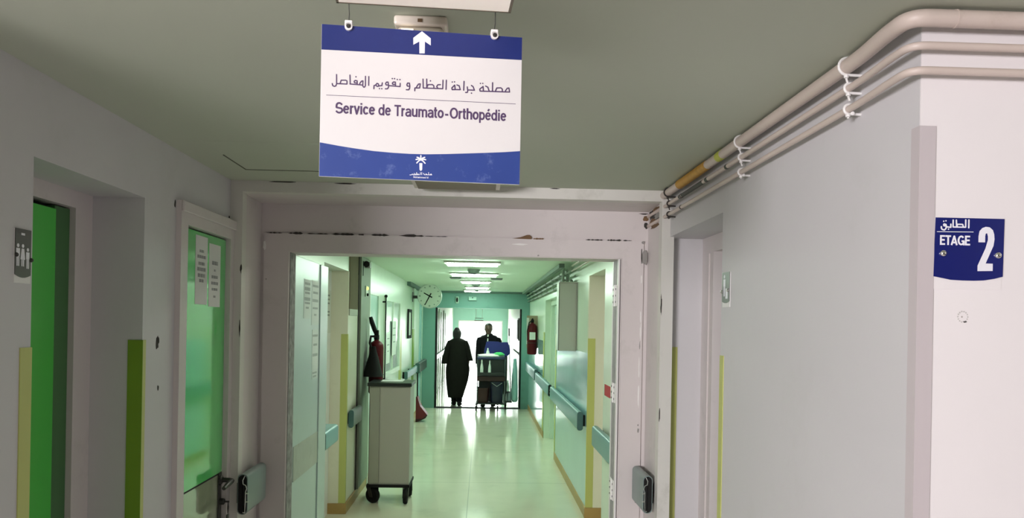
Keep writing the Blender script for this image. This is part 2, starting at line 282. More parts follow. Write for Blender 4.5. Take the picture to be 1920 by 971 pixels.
struct(MB().box(-5, 5, 4.2, 36, -0.12, 0), 'floor', FLOOR, 'pale green-cream polished floor running down the corridor')
struct(MB().box(-5, 5, -3.2, 4.2, -0.12, 0), 'floor_lobby', mat('lobby_floor_grey', (0.58, 0.54, 0.54), rough=0.25, var=0.08, scale=3), 'grey lobby floor in front of the doorway')
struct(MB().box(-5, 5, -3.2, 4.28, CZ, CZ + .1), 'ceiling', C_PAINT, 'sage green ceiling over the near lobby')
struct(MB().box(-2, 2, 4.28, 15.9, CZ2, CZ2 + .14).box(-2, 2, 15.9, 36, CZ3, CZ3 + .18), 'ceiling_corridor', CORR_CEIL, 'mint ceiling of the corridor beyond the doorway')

def wall_x(mb, x, xo, y0, y1, opens, zt, m=0):
    """wall with its face at x and thickness to xo, from y0 to y1, with openings (ya, yb, za, zb)"""
    y = y0
    for ya, yb, za, zb in sorted(opens):
        if ya > y: mb.box(x, xo, y, ya, 0, zt, m)
        if za > 0: mb.box(x, xo, ya, yb, 0, za, m)
        if zb < zt: mb.box(x, xo, ya, yb, zb, zt, m)
        y = yb
    if y1 > y: mb.box(x, xo, y, y1, 0, zt, m)
    return mb
XL, XR = -1.265, 0.945
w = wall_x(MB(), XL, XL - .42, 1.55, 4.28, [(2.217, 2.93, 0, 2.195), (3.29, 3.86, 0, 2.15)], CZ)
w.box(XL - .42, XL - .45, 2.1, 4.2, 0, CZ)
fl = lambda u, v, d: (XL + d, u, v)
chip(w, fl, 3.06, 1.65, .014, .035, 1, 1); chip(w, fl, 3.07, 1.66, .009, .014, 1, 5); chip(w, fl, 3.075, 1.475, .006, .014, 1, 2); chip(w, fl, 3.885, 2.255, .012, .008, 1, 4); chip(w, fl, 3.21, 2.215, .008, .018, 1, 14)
struct(w, 'wall_left', [W_PAINT, CHIP_SHADE], 'grey-white lobby wall with a deep green doorway recess')
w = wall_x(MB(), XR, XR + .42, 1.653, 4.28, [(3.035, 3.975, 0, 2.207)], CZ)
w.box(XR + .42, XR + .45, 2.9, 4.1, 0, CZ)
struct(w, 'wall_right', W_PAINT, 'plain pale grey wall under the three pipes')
YF = 1.65
w = MB().box(XR + .0004, 4.6, YF, YF + .3, 0, CZ)
ff = lambda u, v, d: (u, YF - d, v)
for k in range(14):   # ring of a filled wall plug
    a = k / 14 * 2 * math.pi; chip(w, ff, SG['blob'][0] + .011 * math.cos(a), SG['blob'][1] + .0115 * math.sin(a), .0022, .0022, 1, 30 + k, .0006)
chip(w, ff, SG['blob'][0] + .005, SG['blob'][1] - .011, .0055, .0022, 2, 50, .0012); chip(w, ff, SG['blob'][0] - .002, SG['blob'][1], .0022, .0022, 3, 51, .0008)
struct(w, 'wall_front', [FRONT_P, mat('filler_ring', (0.56, 0.54, 0.52), rough=.8), CHIP_SHADE, mat('filler_mark', (0.40, 0.36, 0.33), rough=.8)], 'bright pinkish white wall carrying the floor number plate')
# lobby behind the camera: daylight comes in through its window
w = MB()
w.box(-5, -3.95, -3.2, -3.0, 0, CZ).box(-2.05, 5, -3.2, -3.0, 0, CZ).box(-3.95, -2.05, -3.2, -3.0, 0, 0.95).box(-3.95, -2.05, -3.2, -3.0, 2.36, CZ)
struct(w, 'wall_back', LOBBY_P, 'lobby wall with the window, behind the viewer')
struct(MB().box(-5.1, -5, -3.2, 1.85, 0, CZ).box(-5, XL - .42, 1.55, 1.85, 0, CZ).box(4.6, 4.7, -3.2, 1.95, 0, CZ), 'wall_side', LOBBY_P, 'outer lobby walls out of view')
wf = struct(MB().box(-3.95, -2.05, -3.12, -3.06, .95, 1.0).box(-3.95, -2.05, -3.12, -3.06, 2.31, 2.36).box(-3.95, -3.9, -3.12, -3.06, .95, 2.36).box(-2.1, -2.05, -3.12, -3.06, .95, 2.36).box(-3.02, -2.98, -3.12, -3.06, .95, 2.36), 'window_1', WHITE, 'lobby window behind the viewer')
MB().box(-3.9, -2.1, -3.092, -3.088, 1.0, 2.31).build('pane', GLASS, wf)

# front frame of the doorway, reveals, worn lintel and architrave
t = MB().box(-1.297, -1.205, 3.90, 3.965, 0, 2.44).box(.902, .965, 3.90, 3.965, 0, 2.44).box(-1.205, .902, 3.90, 3.965, 2.385, 2.44)
fy = lambda yy: (lambda u, v, d: (u, yy - d, v))
for k, (u, v, su, sv) in enumerate([(-1.0, 2.437, .09, .004), (-.7, 2.436, .07, .004), (-.3, 2.438, .05, .003), (.35, 2.437, .03, .003), (-1.208, 2.0, .005, .03), (-1.209, 1.7, .004, .05), (.905, 1.86, .004, .06), (.906, 1.3, .004, .04)]):
    chip(t, fy(3.90), u, v, su, sv, 1, 100 + k)
struct(t, 'trim_1', [TRIM_P, CHIP_SHADE], 'off-white painted frame around the wide doorway')
P0, P1 = 4.28, 4.48
w = MB()
w.box(-1.265, -1.218, 3.965, P0, 0, CZ).box(.913, .945, 3.965, P0, 0, CZ).box(-1.218, .913, 3.965, P0, 2.385, CZ)
w.box(-1.6, -1.062, P0, P1, 0, 2.12).box(.765, 1.5, P0, P1, 0, 2.12).box(-1.6, 1.5, P0, P1, 2.12, CZ)
w.box(-1.2, -1.065, P0 - .012, P0, 0, 2.222).box(.768, .888, P0 - .012, P0, 0, 2.222).box(-1.065, .768, P0 - .012, P0, 2.124, 2.222)
R = random.Random(3); f0 = fy(P0 - .012)
def crack(pts, wd, mm, seed):
    q = random.Random(seed); u0_, v0_ = pts[0]; u1_, v1_ = pts[1]; n = 10; wd = wd * 1.5
    top_ = [(u0_ + (u1_ - u0_) * k / n, v0_ + (v1_ - v0_) * k / n) for k in range(n + 1)]
    hz = abs(u1_ - u0_) > abs(v1_ - v0_)
    j = [(q.uniform(.2, 1) * wd if 0 < k < n else 0) for k in range(n + 1)]
    a = [(u + (0 if hz else j[k]), v + (j[k] if hz else 0)) for k, (u, v) in enumerate(top_)]
    b = [(u - (0 if hz else j[k] * .6), v - (j[k] * .6 if hz else 0)) for k, (u, v) in enumerate(top_)]
    w.prism(a + b[::-1][1:-1], f0, -.001, .0018, mm)
for k, (a, b, wd) in enumerate([(-1.19, -1.10, .004), (-1.07, -.99, .007), (-.97, -.84, .003), (-.84, -.71, .006), (-.69, -.66, .005), (-.62, -.52, .006), (-.47, -.33, .0065), (-.33, -.2, .002), (.56, .66, .004), (.68, .76, .005), (.77, .82, .004)]):
    crack([(a, 2.2225), (b, 2.2225)], wd, 1, 200 + k)
w.prism([(.155, 2.221), (.26, 2.219), (.262, 2.231), (.25, 2.243), (.235, 2.242), (.2, 2.229)], f0, -.001, .0022, 2)
crack([(.27, 2.2215), (.33, 2.222)], .004, 2, 230)
for k, (u, v, su, sv, mm) in enumerate([(.882, 2.215, .012, .011, 3), (.893, 2.135, .022, .05, 3), (.876, 2.14, .004, .05, 1), (-1.197, 2.15, .010, .032, 4), (-1.185, 1.97, .0025, .005, 1), (.877, 2.01, .004, .03, 4), (.876, 1.80, .004, .05, 4), (.877, 1.72, .004, .06, 4), (.874, 1.64, .003, .03, 3),
      (.872, 1.52, .004, .07, 4), (.872, 1.36, .005, .08, 4), (.874, 1.17, .006, .018, 3), (.872, 1.20, .003, .006, 1), (.865, .8, .005, .05, 3), (.862, .9, .006, .04, 4), (.2, 2.19, .05, .006, 4), (.3, 2.13, .006, .006, 3)]):
    chip(w, f0, u, v, su, sv, mm, 250 + k)
fr_ = lambda u, v, d: (.913 - d, u, v)
for k, (u, v, su, sv, mm) in enumerate([(4.12, 2.368, .17, .022, 2), (4.09, 2.332, .13, .030, 1), (4.16, 2.312, .10, .034, 2), (4.05, 2.335, .09, .02, 3), (4.2, 2.36, .07, .028, 1), (4.1, 2.287, .12, .010, 2)]):
    chip(w, fr_, u, v, su, sv, mm, 300 + k, .001 + .0004 * k, 15)
for k, (u, v, su, sv, mm) in enumerate([(.898, 2.35, .022, .02, 2), (.902, 2.31, .014, .022, 1), (.886, 2.375, .03, .005, 1)]):
    chip(w, fy(P0), u, v, su, sv, mm, 320 + k)
struct(w, 'wall_partition', [FRAME_P, CHIP_SHADE, RUST, mat('grey_undercoat', (.30, .29, .27), rough=.8, var=.2, scale=20), FLAKE], 'worn painted lintel and door surround with cracked paint')

# corridor walls
CL, CR = -1.225, 0.965
w = wall_x(MB(), CL, CL - .45, P1, 15.9, [(6.0, 7.07, 0, 2.2)], 2.5)
w.box(CL - .45, CL - .5, 5.9, 7.2, 0, 2.5)
struct(w, 'wall_left_corridor', CORR_PAINT, 'mint corridor wall with the clock and the cabinet trolley')
w = wall_x(MB(), CR, CR + .45, P1, 15.9, [(6.1, 6.99, 0, 2.2), (10.05, 11.9, 0, 2.12)], 2.5)
w.box(CR + .45, CR + .5, 6.0, 12.0, 0, 2.5)
struct(w, 'wall_right_corridor', CORR_PAINT, 'mint corridor wall with the long teal handrails')
struct(MB().box(CR - .006, CR, 6.995, 10.04, .1, 1.493).box(CR - .006, CR, 11.91, 15.9, .1, 1.493), 'trim_2', TEALDADO, 'glossy teal painted lower band of the corridor wall')
struct(MB().box(CR - .012, CR, 6.995, 10.04, 0, .1, bev=.003).box(CR - .012, CR, 11.91, 15.9, 0, .1, bev=.003), 'baseboard_right', BROWNBASE.copy(), 'low skirting under the long teal handrail')
bb = bpy.data.objects['baseboard_right'].data.materials[0]; 
struct(MB().box(CL, CL + .012, 7.08, 15.9, 0, .1, bev=.003), 'baseboard_left', BROWNBASE, 'low skirting behind the cabinet trolley')
# cream pillar faces in the niches, their ochre skirting
struct(MB().box(-1.40, CL + .004, 7.066, 7.60, 0, 2.2, m=0), 'trim_3', CREAM, 'cream pillar face beside the brown wall panel')
struct(MB().box(-1.40, CL + .016, 7.052, 7.60, 0, .095, bev=.004), 'baseboard_pillar_left', BROWNBASE, 'ochre skirting at the foot of the cream pillar')
struct(MB().box(CR - .004, 1.18, 6.984, 7.06, 0, 2.2), 'trim_4', CREAM, 'cream pillar face beside the long teal handrail')
struct(MB().box(CR - .016, 1.18, 6.972, 7.06, 0, .095, bev=.004), 'baseboard_pillar_right', BROWNBASE, 'ochre skirting at the foot of the cream pillar under the handrail')

# end partition and the corridor beyond it
E0, E1 = 15.9, 16.1
w = MB().box(-1.7, -.965, E0, E1, 0, 2.5).box(.80, 1.6, E0, E1, 0, 2.5).box(-.965, .80, E0, E1, 2.055, 2.5)
w.box(CL, -.965, E0 - .02, E0, 0, 2.10).box(.80, .96, E0 - .02, E0, 0, 2.10).box(-.965, .80, E0 - .02, E0, 2.055, 2.10)
struct(w, 'wall_end', TEALDARK, 'dark teal wall around the far doorway')
struct(MB().box(-.965, -.935, E0 - .025, E1 + .02, 0, 2.055).box(.77, .80, E0 - .025, E1 + .02, 0, 2.055).box(-.935, .77, E0 - .03, E1 + .03, 0, .006), 'trim_5', BLACK, 'thin dark edging and threshold of the far doorway')
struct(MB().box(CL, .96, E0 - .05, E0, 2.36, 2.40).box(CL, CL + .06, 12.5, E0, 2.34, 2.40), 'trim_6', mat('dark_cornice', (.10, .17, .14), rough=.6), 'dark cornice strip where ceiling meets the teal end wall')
PALE = mat('pale_wall_paint', (.80, .84, .77), rough=.4, var=.04, scale=2)
w = wall_x(MB(), -1.15, -1.4, E1, 30, [], 2.5); struct(w, 'wall_left_far', PALE, 'bright pale wall beyond the far doorway')
w = wall_x(MB(), .98, 1.3, E1, 30, [], 2.5); struct(w, 'wall_right_far', PALE, 'pale wall beyond the far doorway behind the cleaning cart')
w = MB().box(-1.4, -.95, 30, 30.2, 0, 2.5).box(.78, 1.3, 30, 30.2, 0, 2.5).box(-.95, .78, 30, 30.2, 1.86, 2.5)
struct(w, 'wall_far_end', mat('mint_far_wall', (.35, .62, .56), rough=.5), 'mint wall above the bright glazed end of the corridor')
g = struct(MB().box(-.95, -.91, 30.05, 30.1, 0, 1.86).box(.74, .78, 30.05, 30.1, 0, 1.86).box(-.91, .74, 30.05, 30.1, 1.82, 1.86).box(-.91, .74, 30.05, 30.1, .78, .80), 'window_2', WHITE, 'overexposed glazed end of the corridor')
MB().box(-.91, .74, 30.07, 30.074, 0.01, 1.82).build('pane', GLASS, g)

# ---------------------------------------------------------------- doors
def struct_root(name, label, loc):
    return thing(name, label, 'door', loc, kind='structure')
# green door in the deep recess of the lobby wall
d = struct_root('door_1', 'dark recess with a bright green door and grey frame', (-1.47, 2.55, 0))
MB().box(-1.66, -1.455, 2.812, 2.93, 0, 2.195).box(-1.66, -1.455, 2.217, 2.812, 2.135, 2.195).box(-1.66, -1.455, 2.217, 2.25, 0, 2.135).build('door_frame', FRAME_P, d)
MB().box(-1.50, -1.462, 2.25, 2.700, 0.008, 2.115, bev=.003).build('door_leaf', GREENLIFT, d)
MB().box(-1.51, -1.475, 2.716, 2.812, 0.008, 2.13, bev=.003).build('narrow_leaf', GREENDARK, d)
MB().box(-1.54, -1.51, 2.25, 2.812, 0.0, 2.135).build('dark_gap', BLACKGAP, d)
# green door with two sheets
d = struct_root('door_2', 'green door with two sheets of paper taped to it', (XL, 3.57, 0))
MB().box(XL - .3, XL + .022, 3.225, 3.30, 0, 2.235).box(XL - .3, XL + .022, 3.85, 3.905, 0, 2.235).box(XL - .3, XL + .022, 3.30, 3.85, 2.142, 2.235)\
    .box(XL + .022, XL + .034, 3.225, 3.905, 2.19, 2.235, bev=.004).build('door_frame', FRAME_P, d)
MB().box(XL - .045, XL - .003, 3.30, 3.85, 1.0, 2.134).box(XL - .045, XL - .0035, 3.30, 3.85, .992, 1.0, 1).build('door_leaf', [GREENDOOR, BLACKGAP], d)
MB().box(XL - .045, XL - .003, 3.30, 3.85, .006, .992).build('kick_panel', KICK, d)
MB().box(XL - .06, XL - .05, 3.30, 3.85, 0, 2.142).build('dark_gap', BLACKGAP, d)
lv = MB(); xx = XL - .003
lv.tube([(xx, 3.815, .965), (xx + .052, 3.815, .965), (xx + .066, 3.802, .964), (xx + .066, 3.74, .958), (xx + .064, 3.69, .950)], [.012, .011, .012, .012, .009], 12)
lv.lathe([(.024, 0), (.024, .006), (.016, .012), (0, .012)], (xx + .005, 3.815, .965), 'X', 18)
lv.box(xx, xx + .006, 3.795, 3.835, .74, 1.0, bev=.002)
h = lv.build('door_handle', STEEL, d)
MB().lathe([(.016, 0), (.016, .02), (.012, .024), (.0, .024)], (xx + .004, 3.815, .86), 'X', 16).box(xx + .02, xx + .05, 3.812, 3.818, .856, .864).build('lock_cylinder', STEEL, h)
k = MB().tube([(xx + .045, 3.815, .855), (xx + .048, 3.80, .83), (xx + .046, 3.812, .805), (xx + .044, 3.825, .83), (xx + .045, 3.815, .855)], .0022, 6)
k.box(xx + .043, xx + .047, 3.795, 3.825, .74, .80, bev=.001).build('key_ring', STEEL, h)
# papers on the green door
def sheet(name, label, x, ya, yb, za, zb, rows, face=1, seed=0, mats=None):
    """a sheet of paper with its print in the same mesh"""
    q = random.Random(seed); p = MB().box(x, x + .0012 * face, ya, yb, za, zb)
    for v, wd, hh in rows:
        c = (ya + yb) / 2; y = c - wd * (yb - ya) / 2
        while y < c + wd * (yb - ya) / 2:
            l = q.uniform(.012, .03); p.box(x + .0012 * face, x + .0018 * face, y, min(y + l, c + wd * (yb - ya) / 2), zb - v * (zb - za) - hh, zb - v * (zb - za), 1); y += l + .005
    return tag(p.build(name, mats or [PAPER, INK]), label, 'paper')
sheet('notice_paper', 'white printed sheet nearer the hinge side of the green lobby door', XL - .003, 3.452, 3.60, 1.812, 2.118, [(.2, .35, .012), (.28, .7, .014), (.38, .5, .014), (.46, .7, .016), (.55, .6, .016), (.63, .35, .014)], seed=1)
sheet('notice_paper', 'white printed sheet nearer the handle side of the green lobby door', XL - .003, 3.622, 3.775, 1.805, 2.098, [(.27, .5, .018), (.4, .15, .01), (.5, .55, .014), (.6, .6, .014), (.7, .5, .012), (.82, .2, .01)], seed=2)
# right niche door
d = struct_root('door_3', 'pale doorway recess with a lime strip beside the doorway frame', (1.16, 3.5, 0))
MB().box(1.135, 1.365, 3.762, 3.975, 0, 2.207).box(1.135, 1.365, 3.035, 3.762, 2.125, 2.207).box(1.128, 1.135, 3.84, 3.852, 0, 2.12).box(1.128, 1.135, 3.762, 3.78, 0, 2.125).build('door_frame', FRAME_P, d)
MB().box(1.17, 1.21, 3.035, 3.68, .008, 2.115, bev=.003).build('door_leaf', LEAFTEAL, d)
MB().box(1.215, 1.23, 3.035, 3.762, 0, 2.125).build('dark_gap', BLACKGAP, d)

TPAPER = [mat('tinted_paper', (.56, .66, .62), rough=.8), mat('faint_print', (.34, .42, .40), rough=.8)]
# open leaf of the wide doorway
d = struct_root('door_4', 'grey-teal door leaf standing open against the cross passage, sheets on it', (-1.06, 4.45, 0))
MB().box(-1.10, -1.060, 4.405, 5.06, .01, 2.115, bev=.003).box(-1.10, -1.052, 5.06, 5.29, .01, 2.112, bev=.003).build('door_leaf', LEAFTEAL, d)
MB().box(-1.060, -1.0565, 4.42, 5.055, .83, 1.03).build('worn_band', BANDGREY, d)
MB().box(-1.0625, -1.0585, 4.285, 4.402, 0, 2.12).build('hinge_post', mat('dark_worn_jamb', (.26, .27, .26), rough=.9, var=.85, scale=25), d)
sheet('notice_paper', 'printed sheet on the open grey-teal leaf nearer its hinge', -1.060, 4.62, 4.80, 1.76, 1.995, [(.08, .8, .014), (.2, .8, .02), (.32, .7, .012), (.46, .8, .02), (.58, .7, .012), (.7, .4, .012)], seed=3, mats=TPAPER)
sheet('notice_paper', 'upper printed sheet on the open grey-teal leaf nearer its free edge', -1.060, 4.83, 5.035, 1.72, 2.0, [(.1, .8, .014), (.25, .7, .014), (.42, .8, .018), (.6, .7, .012), (.75, .3, .012)], seed=4, mats=TPAPER)
sheet('notice_paper', 'narrow lower sheet under the other on the open grey-teal leaf', -1.060, 4.86, 5.035, 1.44, 1.69, [(.12, .8, .014), (.35, .6, .014), (.6, .8, .018)], seed=5, mats=TPAPER)
sheet('notice_paper', 'lowest narrow strip of paper on the open grey-teal leaf', -1.060, 4.87, 5.02, 1.38, 1.435, [(.2, .8, .012), (.6, .6, .012)], seed=6, mats=TPAPER)
# open leaf's opposite number: hinge strip with plates on the jamb
d = struct_root('door_5', 'folded-back leaf edge with pale hinge plates at the doorway', (.755, 4.4, 0))
MB().box(.752, .7645, 4.30, 4.475, 0, 2.12).build('jamb_strip', mat('grey_brushed_jamb', (.33, .32, .33), rough=.6, var=.35, scale=30), d)
MB().box(.7505, .76, 4.285, 4.315, 0, 2.12).box(.7505, .76, 4.445, 4.475, 0, 2.12).build('jamb_bead', WHITE, d)
for za, zb in ((1.86, 1.98), (1.315, 1.425), (.765, .88)):
    b = MB().box(.7465, .752, 4.318, 4.455, za, zb, bev=.002).tube([(.7465, 4.36, za), (.7465, 4.36, zb)], .007, 8)
    h = b.build('hinge_plate', WHITE, d)
    b = MB()
    for yy in (4.335, 4.42):
        for q in (.2, .5, .8): b.lathe([(.006, -.0015), (.006, .0005), (0, .001)], (.7462, yy, za + (zb - za) * q), 'X', 8)
    b.build('screw_heads', STEEL, h)

# niche door behind the open leaf, with a list of dark dots
d = struct_root('door_6', 'white door and frame deep in the corridor niche before the cream pillar', (-1.38, 6.5, 0))
MB().box(-1.58, -1.375, 6.0, 6.08, 0, 2.2).box(-1.58, -1.375, 6.74, 7.064, 0, 2.2).box(-1.58, -1.375, 6.08, 6.74, 2.1, 2.2).build('door_frame', mat('white_gloss_frame', (.84, .86, .88), rough=.3, var=.02), d)
MB().box(-1.46, -1.42, 6.08, 6.74, .01, 2.1).build('door_leaf', mat('white_gloss_leaf', (.80, .84, .86), rough=.25, var=.02), d)
b = MB().box(-1.375, -1.3735, 6.80, 7.05, 1.64, 2.02)
for z in (1.975, 1.94, 1.905, 1.83, 1.80): b.box(-1.3735, -1.373, 6.90, 6.99, z - .009, z + .005, 1)
tag(b.build('notice_paper', [PAPER, INK]), 'tall white sheet with dark dots on the niche door frame', 'paper')
# teal door behind the extinguisher
d = struct_root('door_7', 'teal door behind the black-horned extinguisher', (CL, 8.65, 0))
MB().box(CL, CL + .02, 8.30, 8.36, 0, 2.1).box(CL, CL + .02, 9.0, 9.06, 0, 2.1).box(CL, CL + .02, 8.36, 9.0, 2.04, 2.1).build('door_frame', CORR_PAINT, d)
MB().box(CL + .001, CL + .008, 8.36, 9.0, .01, 2.04).build('door_leaf', mat('mint_door_leaf', (.30, .52, .44), rough=.3, var=.06, scale=2), d)
MB().tube([(CL + .008, 8.95, 1.0), (CL + .05, 8.95, 1.0), (CL + .055, 8.85, 1.0)], .009, 8).build('door_handle', STEEL, d)
# niche doors on the handrail side
d = struct_root('door_8', 'double mint door in the niche between lime strips on the handrail side', (1.08, 10.9, 0))
MB().box(1.05, 1.4, 10.05, 10.13, 0, 2.12).box(1.05, 1.4, 11.82, 11.9, 0, 2.12).box(1.05, 1.4, 10.13, 11.82, 2.04, 2.12).build('door_frame', CORR_PAINT, d)
for a, b_ in ((10.13, 10.96), (10.975, 11.82)):
    l = MB().box(1.10, 1.14, a, b_, .01, 2.04, bev=.004).build('door_leaf', mat('pale_mint_leaf', (.55, .70, .62), rough=.25, var=.06), d)
    MB().box(1.096, 1.10, a + .12, b_ - .12, 1.15, 1.9, bev=.002).build('pane', FROST, l)
MB().tube([(1.10, 10.9, 1.02), (1.05, 10.9, 1.02), (1.045, 10.8, 1.02)], .009, 8).build('door_handle', BLACK, d)
d = struct_root('door_9', 'niche door beside the stub of handrail, in pale paint', (1.2, 6.5, 0))
MB().box(1.18, 1.4, 6.1, 6.18, 0, 2.2).box(1.18, 1.4, 6.91, 6.99, 0, 2.2).box(1.18, 1.4, 6.18, 6.91, 2.1, 2.2).build('door_frame', CREAM, d)
MB().box(1.22, 1.26, 6.18, 6.91, .01, 2.1).build('door_leaf', CREAM, d)

# ---------------------------------------------------------------- corner guards
def guard(name, label, boxes, mats, group=None):
    b = MB()
    for q in boxes: b.box(*q[:6], m=q[6] if len(q) > 6 else 0)
    return tag(b.build(name, mats), label, 'corner guard', group)
T = .003
guard('corner_guard', 'lime strip on the wall at the near edge of the green door recess', [(XL - .06, XL + T, 2.217, 2.217 + T, 0, 1.66), (XL, XL + T, 2.165, 2.217, 0, 1.66)], LIME)
guard('corner_guard', 'deep green and lime strip on the far edge of the green door recess', [(XL - .052, XL + T, 2.93 - T, 2.93, 0, 1.665, 1), (XL, XL + T, 2.93, 2.955, 0, 1.665, 0)], [LIME, LIMEDEEP])
guard('corner_guard', 'lime strip in the pale doorway recess beside the doorway frame', [(XR - T, XR + .066, 3.975 - T, 3.975, 0, 1.645, 0)], [LIME])
guard('corner_guard', 'thin lime edge below the small pictogram sign', [(XR - T, XR, 2.99, 3.035, 0, 1.64), (XR, XR + .05, 3.035, 3.035 + T, 0, 1.64)], LIME)
guard('corner_guard', 'pinkish grey corner guard beside the floor number plate', [(XR - T, XR + .034, YF - T, YF, 0, 2.197), (XR - T, XR, YF, YF + .03, 0, 2.197)], GREYGUARD)
guard('corner_guard', 'lime strip on the cream pillar below the brown wall panel', [(CL - .055, CL + .004 + T, 7.066 - T, 7.066, .096, 1.63), (CL + .004, CL + .004 + T, 7.066, 7.10, .096, 1.63)], LIME)
guard('corner_guard', 'lime strip on the cream pillar above the near end of the long handrail', [(CR - .004 - T, CR + .06, 6.984 - T, 6.984, .096, 1.63), (CR - .004 - T, CR - .004, 6.984, 6.995, .096, 1.63)], LIME)
guard('corner_guard', 'narrow lime strip between the grey cabinet and the double mint door', [(CR - .008, CR + .06, 10.04, 10.05, .11, 1.63), (CR - .012, CR - .006, 9.96, 10.05, .11, 1.63)], LIME)
guard('corner_guard', 'narrow lime strip on the far side of the double mint door', [(CR - .012, CR - .006, 11.9, 12.1, .11, 1.63)], LIME)
guard('corner_guard', 'lime strip just beyond the frosted internal window', [(CL, CL + .008, 11.45, 11.75, .11, 1.63)], LIME)
guard('corner_guard', 'deep green strip on the pilaster beside the small framed picture', [(CL, CL + .012, 13.55, 13.85, .11, 1.63)], LIMEDEEP)

# ---------------------------------------------------------------- handrails
def handrail(label, xw, side, y0, y1, zc=.90, hh=.085, out=.085, mt=RAILTEAL, open_end=False, group=None, gap=.03):
    """side = +1: rail stands out towards +X from the wall face xw"""
    t = thing('handrail', label, 'handrail', (xw, y0, zc), group=group)
    prof = []
    xi, xo = xw + side * gap, xw + side * out
    r = .022
    def ring(y, ins=0.0):
        a, b = min(xi, xo) + ins, max(xi, xo) - ins; lo, hi = zc - hh + ins, zc + hh - ins; pts = []
        for cx, cz_, s in ((b - r, hi - r, 0), (a + r, hi - r, 1), (a + r, lo + r, 2), (b - r, lo + r, 3)):
            for k in range(5):
                g = math.pi / 2 * (s + k / 4); pts.append((cx + r * math.cos(g), y, cz_ + r * math.sin(g)))
        return pts
    b = MB()
    b.loft([ring(y0), ring(y1)], cap=True)
    rail = b.build('rail', mt, t)
    if open_end:
        MB().loft([ring(y0 - .002, .004), ring(y0 - .0005, .004)]).build('hollow_end', BLACKGAP, t)
        mx = xw + side * .052; q = side
        a = MB()
        pth = [(mx - q * .012, zc - hh + .012), (mx - q * .002, zc - hh + .010), (mx, zc - .03), (mx, zc + .012), (mx + q * .006, zc + .03), (mx + q * .001, zc + .045), (mx - q * .012, zc + .052), (mx - q * .014, zc + .07), (mx - q * .004, zc + hh - .008)]
        a.tube([(x, y0 - .0035, z) for x, z in pth], .0026, 6)
        a.tube([(mx, y0 - .0035, zc - .035), (mx + q * .013, y0 - .0035, zc - .035)], .004, 6).tube([(mx, y0 - .0035, zc + .006), (mx + q * .013, y0 - .0035, zc + .006)], .004, 6)
        a.build('metal_profile', ALU, t)
    else:
        MB().loft([ring(y0 - .004, -.001), ring(y0 + .012, -.001)]).build('end_cap', mat('dark_teal_cap', (.06, .14, .14), rough=.4), t)
    n = max(2, int((y1 - y0) / .9) + 1)
    for k in range(n):
        y = y0 + .05 + (y1 - y0 - .1) * k / max(1, n - 1)
        MB().box(xw, xi + side * .002, y - .02, y + .02, zc - .05, zc + .05).build('wall_bracket', BLACK, t)
    return t
handrail('short dark-ended teal handrail stub beside the lever of the green door', -1.205, 1, 3.86, 4.18, .885, .10, .062, RAILGREY, True, gap=.012)
handrail('short grey handrail stub with a hollow metal end by the lime strip', .902, -1, 3.955, 4.24, .882, .097, .062, RAILGREY, True, gap=.012)
handrail('teal handrail stub before the cream pillar under the red square sticker', CR, -1, 5.1, 6.1, .872, .083, .085)
handrail('teal handrail end peeping out behind the open grey-teal leaf', CL, 1, 5.34, 5.80, .915, .066, .165, mat('bright_teal_rail', (.20, .42, .44), rough=.3, var=.05))
handrail('teal handrail beside the cabinet trolley and the cream pillar', CL, 1, 7.13, 7.60, .852, .08, .06, RAILGREY, gap=.015)
handrail('long teal handrail under the grey wall cabinet', CR, -1, 7.07, 9.96, .868, .085, .082)
handrail('teal handrail crossing the double mint door with a hollow metal end', CR, -1, 10.22, 12.75, .875, .08, .085, RAILTEAL, True)
handrail('farthest teal handrail, under the red extinguisher', CR, -1, 12.9, 15.6, .90, .09, .09)
handrail('teal handrail near the clock with a dark cap', CL, 1, 12.0, 13.8, .92, .06, .08)
handrail('dark-ended handrail under the clock by the far doorway', CL, 1, 13.95, 15.7, .92, .09, .11, mat('near_black_teal_rail', (.035, .06, .055), rough=.5))
handrail('pale handrail beyond the far doorway beside the person in the robe', -1.15, 1, 16.6, 24, .92, .06, .08)
handrail('pale handrail beyond the far doorway behind the cleaning cart', .98, -1, 16.6, 24, .92, .06, .08)

